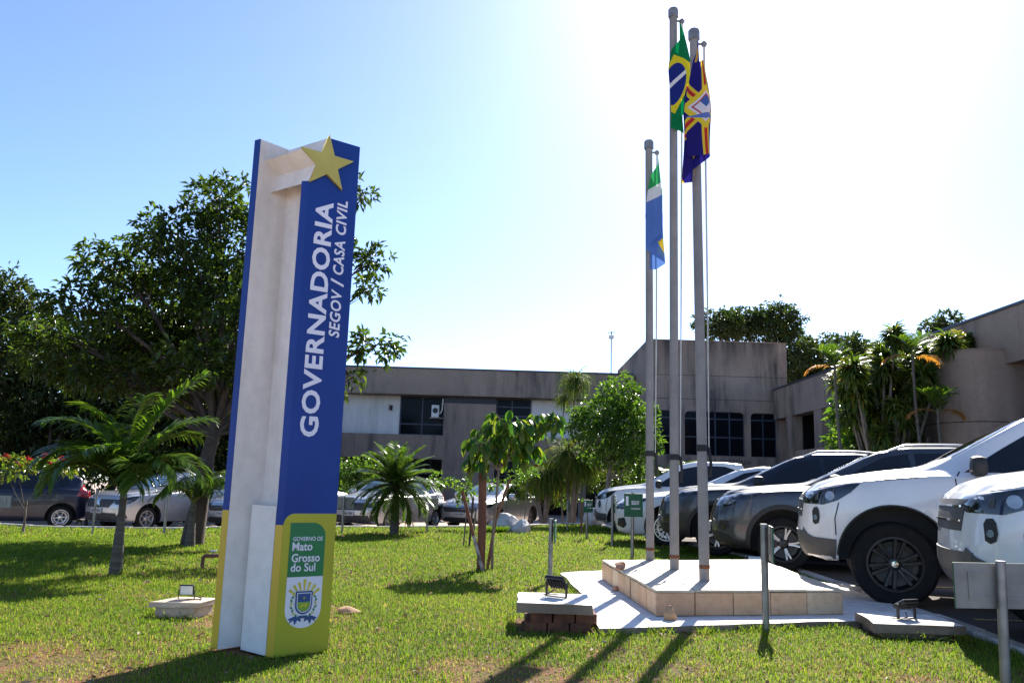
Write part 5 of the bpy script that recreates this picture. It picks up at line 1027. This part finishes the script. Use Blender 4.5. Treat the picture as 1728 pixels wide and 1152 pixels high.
def palm(name, label, base, h, r0, fr, ll, lw, n, droop, vee=.6, group=None, mat='palm', cat='palm', lean=(0, 0), rings=True, variants=4, bulge=1.5):
    """fr: list of (azimuth, elevation, length, bend)"""
    b_ = Vector(base); e = empty(name, base, 0, label, cat, group); top = b_+Vector((lean[0], lean[1], h)); K = 10
    own(MB().tube([b_+Vector((0, 0, -.15))]+[b_.lerp(top, (i+.2)/K)+Vector((lean[0], lean[1], 0))*.3*math.sin(math.pi*i/K) for i in range(K+1)], [r0*bulge]+[r0*(bulge-(bulge-.8)*min(1, i/K*1.3))*(1+.05*(i % 2)) for i in range(K+1)], 14).build('trunk', M['palmtrunk'], None, angle=60), e)
    for k, (az, el, L_, bd) in enumerate(fr):
        m1, m2 = frond_mesh(L_, el, bd, n, ll, lw, droop, vee, seed=k)
        o = link('frond', m1, LM[mat]); o.parent = e; o.location = top-b_+Vector((0, 0, .04*math.sin(k))); o.rotation_euler = (random.uniform(-.25, .25), 0, R(az)); s_ = link('rachis', m2, M['rachis']); s_.parent = o
    return e
palm('feather_palm', 'young feather palm with arching fronds on the shaded lawn', (-4.012, 8.814, Z(-4, 8.8)), .80, .045, [(170, 84, 1.35, 75), (6, 80, 1.50, 45), (75, 88, 1.15, 40), (186, 76, 1.15, 125), (-6, 72, 1.1, 125), (240, 72, 1.05, 135), (300, 66, 1.0, 130), (130, 78, 1.15, 80), (45, 76, 1.1, 85), (205, 62, .95, 130), (-30, 70, 1.05, 125), (155, 70, 1.05, 105), (262, 82, .95, 110), (22, 78, 1.2, 70), (190, 84, 1.2, 95)], .38, .036, 46, 1.0, .6)
palm('date_palm', 'small rounded date palm with dense fine fronds on the lawn', (-2.221, 16.794, Z(-2.2, 16.8)), .95, .085, [(k*137.5 % 360, 86-1.45*k+random.uniform(-6, 6), random.uniform(.78, .98), 28+.55*k) for k in range(84)], .21, .021, 40, .4, .4, bulge=1.1)
palm('feather_palm', 'small feather palm behind the far white pickup', (5.6, 29.0, -.35), 1.5, .06, [(k*137.5 % 360, 75-3*k, 1.35, 70) for k in range(16)], .34, .03, 34, .7, .5)
palm('feather_palm', 'low drooping feather palm beside the thick tree trunk', (-4.70, 12.65, 0), .62, .05, [(15, 62, 1.1, 120), (-25, 66, 1.1, 125), (60, 70, 1.0, 100), (120, 62, .9, 110), (170, 60, .8, 115), (250, 70, .9, 120), (310, 66, 1.0, 120), (350, 48, 1.05, 100)], .34, .032, 36, 1.1, .5)
# ---- young tree with large leaves and its stakes
def big_leaf(L_, W_):
    K = 6; V = []; F = []
    for i in range(K+1):
        t = i/K; wv = W_*.5*math.sin(math.pi*min(1, t*.92+.04))**.75; z = -.25*L_*t*t; V += [(t*L_, -wv, z+wv*.35), (t*L_, 0, z), (t*L_, wv, z+wv*.35)]
    for i in range(K): F += [(i*3, i*3+3, i*3+4, i*3+1), (i*3+1, i*3+4, i*3+5, i*3+2)]
    return np.array(V), np.array(F)
LV, LF = big_leaf(.165, .080); LMESH = []
for t in (.1, .3, .5, .65, .85, 1.0): me = np_mesh('leaf', LV, LF, True, col=np.full(len(LV), t)); me.materials.append(LM['big']); LMESH.append(me)
yt = empty('young_tree', (-.31, 10.48, 0), 0, 'young tree with large drooping leaves tied to wooden stakes on the lawn', 'tree')
stem = MB(); fk = Vector((-.20, 10.5, 1.12)); stem.tube([(-.16, 10.52, -.05), (-.17, 10.51, .4), (-.14, 10.5, .8), fk+Vector((.08, 0, .1))], [.018, .017, .016, .014], 8); tips = []
YNG = [(-.07, 10.5, 1.76, .38, .32, .24), (-.32, 10.3, 1.49, .26, .28, .2), (.3, 10.6, 1.82, .3, .3, .18), (.09, 10.7, 1.48, .34, .3, .2), (.53, 10.6, 1.9, .15, .2, .11), (-.42, 10.4, 1.33, .14, .2, .10), (.05, 10.4, 1.62, .35, .3, .25)]
YL = []
for lb, cnt in zip(YNG, (46, 28, 36, 32, 16, 10, 40)):
    stem.tube(bez(fk+Vector((.08, 0, .1)), fk.lerp(Vector(lb[:3]), .5)+Vector((0, 0, .1)), lb[:3], 5), [.012, .010, .009, .007, .006, .004], 6)
    for p in in_ell(cnt, lb[:3], lb[3:], 2.2):
        a0 = math.atan2(p[1]-lb[1], p[0]-lb[0])
        stem.tube([Vector(lb[:3]), Vector(lb[:3]).lerp(Vector(p), .6)+Vector((0, 0, .03)), Vector(p)], [.004, .003, .002], 4, cap=False)
        for q in range(3):
            s = random.uniform(.6, 1.15); lc = Vector(p); le = (random.uniform(-.5, .5), R(random.uniform(25, 85)), a0+random.uniform(-1.3, 1.3)); YL.append((s, lc, le))
YL.sort(key=lambda t: -t[0])
for s, lc, le in YL[:300]:
    o = bpy.data.objects.new('leaf', random.choice(LMESH)); COL.objects.link(o); o.location = lc; o.scale = (s, s, s); o.rotation_euler = le; own(o, yt)
V = []; Q = []; T = []
from mathutils import Euler
for i, (s, lc, le) in enumerate(YL[300:]):
    mm = np.array(Matrix.LocRotScale(lc, Euler(le), Vector((s, s, s)))); V.append(LV @ mm[:3, :3].T+mm[:3, 3]); Q.append(LF+i*len(LV)); T.append(np.full(len(LV), random.random()))
o = link('leaves', np_mesh('leaves', np.concatenate(V), np.concatenate(Q), True, col=np.concatenate(T)), LM['big']); o['kind'] = 'stuff'; own(o, yt)
own(stem.build('trunk', M['paleb'], None, angle=60), yt)
M['redwood'] = plain('red_brown_post', (.20, .075, .035), .85, 0, (.12, .045, .025), 12, .4, 30, stretch=(1, 1, .2)); M['birch'] = plain('peeling_stake', (.42, .38, .36), .9, 0, (.12, .08, .06), 16, .5)
s1 = empty('tree_stake', (-.31, 10.4, 0), 0, 'thick red-brown post beside the young tree', 'stake'); own(MB().tube([(-.30, 10.40, -.1), (-.30, 10.40, .5), (-.315, 10.40, 1.19)], [.052, .052, .050], 14).build('post', M['redwood'], None, angle=50), s1)
s2 = empty('tree_stake', (-.27, 10.33, 0), 0, 'thin leaning stake with a pale peeling foot by the young tree', 'stake'); own(MB().tube([(-.25, 10.32, -.05), (-.40, 10.36, .42)], .022, 10).build('pale_foot', M['birch'], None, angle=50), s2); own(MB().tube([(-.40, 10.36, .42), (-.56, 10.42, .95)], .021, 10).build('upper_part', M['redwood'], None, angle=50), s2)
s3 = empty('tree_stake', (-.21, 10.55, 0), 0, 'slim brown stake leaning outwards from the young tree', 'stake'); own(MB().tube([(-.23, 10.55, -.05), (-.14, 10.55, .6), (.03, 10.56, 1.12)], .02, 8).build('shaft', plain('brown_stick', (.2, .11, .06), .9, 0, (.12, .07, .04), 14, .3), None, angle=50), s3)
for k, x in enumerate((-.72, -.62)):
    s4 = empty('tree_stake', (x, 14.3, 0), 0, ('thin paired stick standing on the lawn behind the young tree, the paler one', 'thin paired stick standing on the lawn behind the young tree, the thicker one')[k], 'stake'); own(MB().tube([(x, 14.3, -.05), (x+.04, 14.3, .62+.2*k)], .012+.006*k, 8).build('shaft', (M['paleb'], M['bark'])[k]), s4)
# ---- ponytail palms: hanging tufts on stems
def tuft_plant(name, label, base, heads, mat, cat, group=None, ln=.9, wd=.02, n=260, el0=20, bend=2.2, stem_r=.05, barkm='paleb', spread=1.0):
    e = empty(name, base, 0, label, cat, group); mb = MB(); b_ = Vector(base)
    for hx, hy, hz, sc_ in heads:
        h = Vector((hx, hy, hz)); m_ = b_.lerp(h, .5)+Vector((random.uniform(-.15, .15), 0, .1)); mb.tube(bez(b_-Vector((0, 0, .1)), m_, h, 7), [stem_r*(1.2-.6*i/7) for i in range(8)], 8)
        k = int(n*sc_); az = rng.random(k)*2*math.pi; el = R(el0)+rng.normal(0, .5, k)*spread; D = np.stack([np.cos(az)*np.cos(el), np.sin(az)*np.cos(el), np.sin(el)], 1); P = np.array(h)+D*.03+np.stack([np.zeros(k), np.zeros(k), rng.uniform(-.25, .05, k)*sc_], 1)
        own(link('leaf_tuft', strap_mesh('leaf_tuft', P, D, ln*sc_*rng.uniform(.6, 1.1, k), np.full(k, wd), rng.random(k)**1.5, bend*rng.uniform(.7, 1.1, k), 5), LM[mat]), e)
    own(mb.build('stem', M[barkm], None, angle=60), e); return e
tuft_plant('ponytail_palm', 'tall ponytail palm with one hanging tuft high on a thin stem', (1.95, 26.4, -.3), [(2.06, 26, 4.4, 1.0)], 'pony', 'palm', None, .95, .022, 320, 25, 2.5, .035)
tuft_plant('ponytail_palm', 'slender ponytail palm with a small dry tuft against the white wall', (1.75, 26.2, -.3), [(1.7, 26, 3.75, .6)], 'pony', 'palm', None, .95, .022, 260, 25, 2.6, .025)
tuft_plant('ponytail_palm', 'bushy double-headed ponytail palm behind the green boards', (2.0, 26, -.25), [(1.84, 26, 2.05, 1.2), (2.35, 26.1, 1.95, 1.15), (2.1, 25.8, 1.75, 1.0)], 'pony', 'palm', None, 1.05, .024, 420, 30, 2.5, .07)
tuft_plant('ponytail_palm', 'low wide ponytail palm beside the tail of the silver sedan', (1.15, 26, -.25), [(1.25, 26, 1.35, 1.0), (.95, 26, 1.25, .9), (1.5, 26.1, 1.4, .9)], 'pony', 'palm', None, 1.05, .024, 380, 25, 2.4, .06)
# ---- dracaena clump in front of the side wing
DR = [(9.1, 19.3, 4.82), (9.08, 20, 4.39), (10.14, 20.7, 4.69), (10.54, 19.65, 4.73), (11.29, 20.35, 4.92), (8.07, 19.3, 3.93), (8.86, 20, 3.83), (9.92, 20.7, 3.95), (8.37, 19.65, 3.42), (9.36, 20.35, 3.3), (9.52, 19.3, 3.55), (8.75, 20, 2.89), (9.79, 20.7, 2.83), (9.95, 19.65, 4.4), (8.21, 20.35, 3.86), (8.7, 19.3, 2.42), (9.65, 20, 2.34), (9.1, 20.2, 3.6), (9.3, 19.6, 2.9), (8.5, 20.4, 4.2), (8.95, 19.6, 4.05), (9.7, 20.1, 4.25), (9.3, 20.5, 4.6), (8.3, 20.1, 3.0), (8.9, 20.5, 3.3), (9.9, 20.2, 3.4), (9.0, 19.2, 3.1), (8.15, 19.8, 3.5), (9.45, 20.6, 3.8), (9.75, 19.4, 3.9)]
for k in range(5):
    hs = [(x, y, z, random.uniform(.85, 1.15)) for i, (x, y, z) in enumerate(DR) if i % 5 == k]; bx_ = sum(h[0] for h in hs)/len(hs)*.6+9.1*.4
    tuft_plant('dracaena', ('dracaena with the tallest leafy head in the clump by the curved wall', 'dracaena with bright heads on the left of the clump', 'dracaena with glossy heads in the middle of the clump', 'dracaena whose yellow-green head shows over the curved wall', 'dracaena with low dark heads at the foot of the clump')[k], (bx_, 20.2+.1*k, -.1), hs, 'strap', 'dracaena', 'dracaenas before the side wing', .46, .07, 330, 30, 1.7, .045, spread=1.15)
for (x, y, z), lab in (((7.6, 19.2, 3.95), 'thin palm with orange dying fronds left of the dracaenas'), ((9.15, 18.6, 4.15), 'thin palm with orange dying fronds in front of the dracaenas'), ((9.5, 18.3, 2.9), 'short dark thin palm beside the curved wall edge')):
    pe = palm('cane_palm', lab, (x+.35, y, -.1), z+.1, .035, [(80, 75, .75, 40), (110, 70, .7, 50), (40, 65, .7, 60), (200, 70, .6, 50), (270, 70, .65, 40)], .34, .05, 16, .35, .7, 'thin palms by the curved wall', lean=(-.35, 0))
    for k, az in enumerate((175, 5)):
        m1, m2 = frond_mesh(.7, 25, 75, 16, .28, .035, .9, .2, seed=50+k); o = link('dead_frond', m1, LM['dry']); o.parent = pe; o.location = (-.35, 0, z+.1); o.rotation_euler = (0, 0, R(az)); s_ = link('rachis', m2, M['rachis']); s_.parent = o
make_tree('garden_shrub', 'dark leafy understorey shrub at the foot of the dracaenas', (9.2, 20.9, -.1), [(9.2, 20.9, 3.2, 1.0, .5, .9), (8.7, 21.0, 2.2, .8, .5, .9), (9.8, 21.0, 2.3, .8, .5, 1.0), (9.2, 20.6, 1.4, 1.1, .6, .7)], (9.2, 20.9, 1.0), .06, .22, .4, 330, 7, LM['mid'], M['bark'], cat='shrub', twigs=5, ntr=8)
# ---- grass
def pnoise(x, y):
    return .5+.5*(np.sin(x*2.1+1.3*np.sin(y*1.7))*.4+np.sin(y*2.9+1.1*np.sin(x*2.3+.5))*.3+np.sin(x*5.3+y*4.1)*.18+np.sin(x*9.1-y*7.7)*.12)
HOLES = [SLAB, [(p.x, p.y) for p in POD], [(.09, 6.24), (.66, 6.2), (.68, 6.86), (.09, 6.84)], [(2.72, 6.36), (3.45, 6.34), (3.46, 6.95), (2.8, 6.97)], [(-2.65, 6.39), (-2.26, 6.41), (-2.21, 6.72), (-2.54, 6.71)], [L1, L2, sp(-.15), sp(.25), sp(.25, -.3), (C1[0], C1[1]+.05)]]
def grass(n, x0, x1, y0, y1, h0, h1, w_, keep):
    yv = y0+(y1-y0)*rng.random(n)**1.0; xv = x0+(x1-x0)*rng.random(n); ok = in_poly(LAWN, xv, yv) & (np.abs(xv) < .70*yv+1.6)
    for h in HOLES: ok &= ~in_poly(h, xv, yv)
    pn = pnoise(xv, yv); bare = np.clip((pn-.56)/.25, 0, 1)*np.clip((9.5-yv)/3.0, .12, 1); ok &= rng.random(n) > bare*keep; xv, yv, pn, bare = xv[ok], yv[ok], pn[ok], bare[ok]; m_ = len(xv)
    h = rng.uniform(h0, h1, m_)*(1-.4*bare); az = rng.random(m_)*2*math.pi; ln = rng.uniform(.1, 1.0, m_)+.9*(rng.random(m_) < .22); d = np.stack([np.cos(az), np.sin(az)], 1); s = np.stack([-d[:, 1], d[:, 0]], 1)*(w_*rng.uniform(.7, 1.3, m_)/2)[:, None]
    B = np.stack([xv, yv, zl(xv, yv)-.004], 1); mid = B.copy(); mid[:, :2] += d*(ln*h*.35)[:, None]; mid[:, 2] += h*.62; tip = B.copy(); tip[:, :2] += d*(ln*h*.95)[:, None]; tip[:, 2] += h*(1.02-.45*ln)
    S3 = np.concatenate([s, np.zeros((m_, 1))], 1); V = np.stack([B-S3, B+S3, mid-S3*.85, mid+S3*.85, tip], 1).reshape(-1, 3); k = np.arange(m_)[:, None]*5
    Q = np.concatenate([k+np.array([[0, 1, 3]]), k+np.array([[0, 3, 2]]), k+np.array([[2, 3, 4]])], 0)
    big = pnoise(xv*.6+3, yv*.6); dry = (rng.random(m_) < .05+.40*bare+.10*np.clip((8-yv)/4, 0, 1)*big); t = np.where(dry, rng.uniform(.75, 1, m_), np.clip(.33+.30*(big-.5)+rng.normal(0, .15, m_), 0, .68))
    return V, Q, np.repeat(t, 5)
for nm, args in (('near_grass', (260000, -6, 4, 3.0, 8.5, .02, .05, .0048, .66)), ('grass', (190000, -13, 4.2, 8.5, 15, .025, .055, .0075, .6)), ('grass', (90000, -17, 4, 15, 24, .035, .07, .014, .5))):
    V, Q, t = grass(*args); o = link('grass', np_mesh('grass', V, Q, False, col=t), LM['grass']); tag(o, None, None, None, 'stuff')
    o['label'] = {'near_grass': 'patchy short grass around the sign and flag platform', 'grass': 'short green lawn grass running back to the road'}[nm]; o['category'] = 'grass'
V = []; n = 900     # taller tuft at the boulders
a = rng.random(n)*6.283; rr_ = rng.random(n)*.28; P = np.stack([-.28+np.cos(a)*rr_, 18.45+np.sin(a)*rr_*.5, np.full(n, -.02)], 1); D = np.stack([np.cos(a)*.3, np.sin(a)*.3, np.ones(n)], 1)
o = link('grass_tuft', strap_mesh('grass_tuft', P, D, rng.uniform(.12, .26, n), np.full(n, .012), rng.uniform(0, .5, n), .8, 3), LM['grass']); tag(o, 'dark tuft of long grass at the foot of the boulders', 'grass', kind='stuff')

n = 1500; xv = rng.uniform(-4.5, 3.4, n); yv = 3.8+7*rng.random(n)**1.3; ok = in_poly(LAWN, xv, yv) & (rng.random(n) < .25+.75*(pnoise(xv, yv) > .55))
for h in HOLES: ok &= ~in_poly(h, xv, yv)
xv, yv = xv[ok], yv[ok]; m_ = len(xv); P = np.stack([xv, yv, zl(xv, yv)+rng.uniform(.012, .04, m_)], 1); a = rng.random(m_)*6.283; D = np.stack([np.cos(a), np.sin(a), rng.normal(0, .25, m_)], 1)
o = link('leaf_litter', leaf_mesh('leaf_litter', P, D, rng.uniform(.025, .065, m_), rng.uniform(.010, .026, m_), rng.random(m_), fold=.4), leafmat('fallen_leaf', [(.14, .07, .035), (.24, .15, .08), (.40, .33, .24)], .2, .8, (1, 1, 1))); tag(o, 'dry fallen leaves scattered on the grass', 'leaves', kind='stuff')

def edge_tufts(path, n, spread, h0, h1):
    P = []; path = [Vector(q) for q in path]
    for i in range(len(path)-1):
        k = max(1, int(n*(path[i+1]-path[i]).length)); t = rng.random(k)**1.0; c = np.floor(t*6)/6*.5+t*.5
        for s in c: q = path[i].lerp(path[i+1], float(s)); P.append((q.x+random.gauss(0, spread), q.y+random.gauss(0, spread)))
    return P
P = edge_tufts([(.64, 6.18), (.69, 6.14), (2.86, 6.88), (2.78, 6.33), (3.44, 6.31)], 170, .022, 0, 0)+edge_tufts([(.62, 10.05), (.70, 7.95), (.62, 7.3)], 110, .03, 0, 0)+edge_tufts([(.05, 6.8), (.08, 6.22), (.6, 6.2)], 90, .03, 0, 0)+edge_tufts([(-2.66, 6.68), (-2.67, 6.37), (-2.25, 6.38)], 110, .02, 0, 0)
for x, y in ((2.0, 6.57), (2.775, 4.8), (.489, 9.27), (1.87, 12.56), (-.3, 10.4), (-4.0, 8.8)): P += [(x+random.gauss(0, .045), y+random.gauss(0, .045)) for _ in range(45)]
P += edge_tufts([(q[0]-.14, q[1]) for q in KERB_R[3:9]], 90, .03, 0, 0)
P = np.array(P); ok = np.ones(len(P), bool)
for h in HOLES: ok &= ~in_poly(h, P[:, 0], P[:, 1])
P = P[ok]; n = len(P); a = rng.random(n)*6.283
o = link('edge_grass', strap_mesh('edge_grass', np.column_stack([P, zl(P[:, 0], P[:, 1])-.005]), np.stack([np.cos(a)*.45, np.sin(a)*.45, np.ones(n)], 1), rng.uniform(.045, .12, n), np.full(n, .0055), rng.uniform(.1, .75, n), rng.uniform(.4, 1.3, n), 3), LM['grass']); tag(o, 'longer unmown grass along the slab edges and post feet', 'grass', kind='stuff')
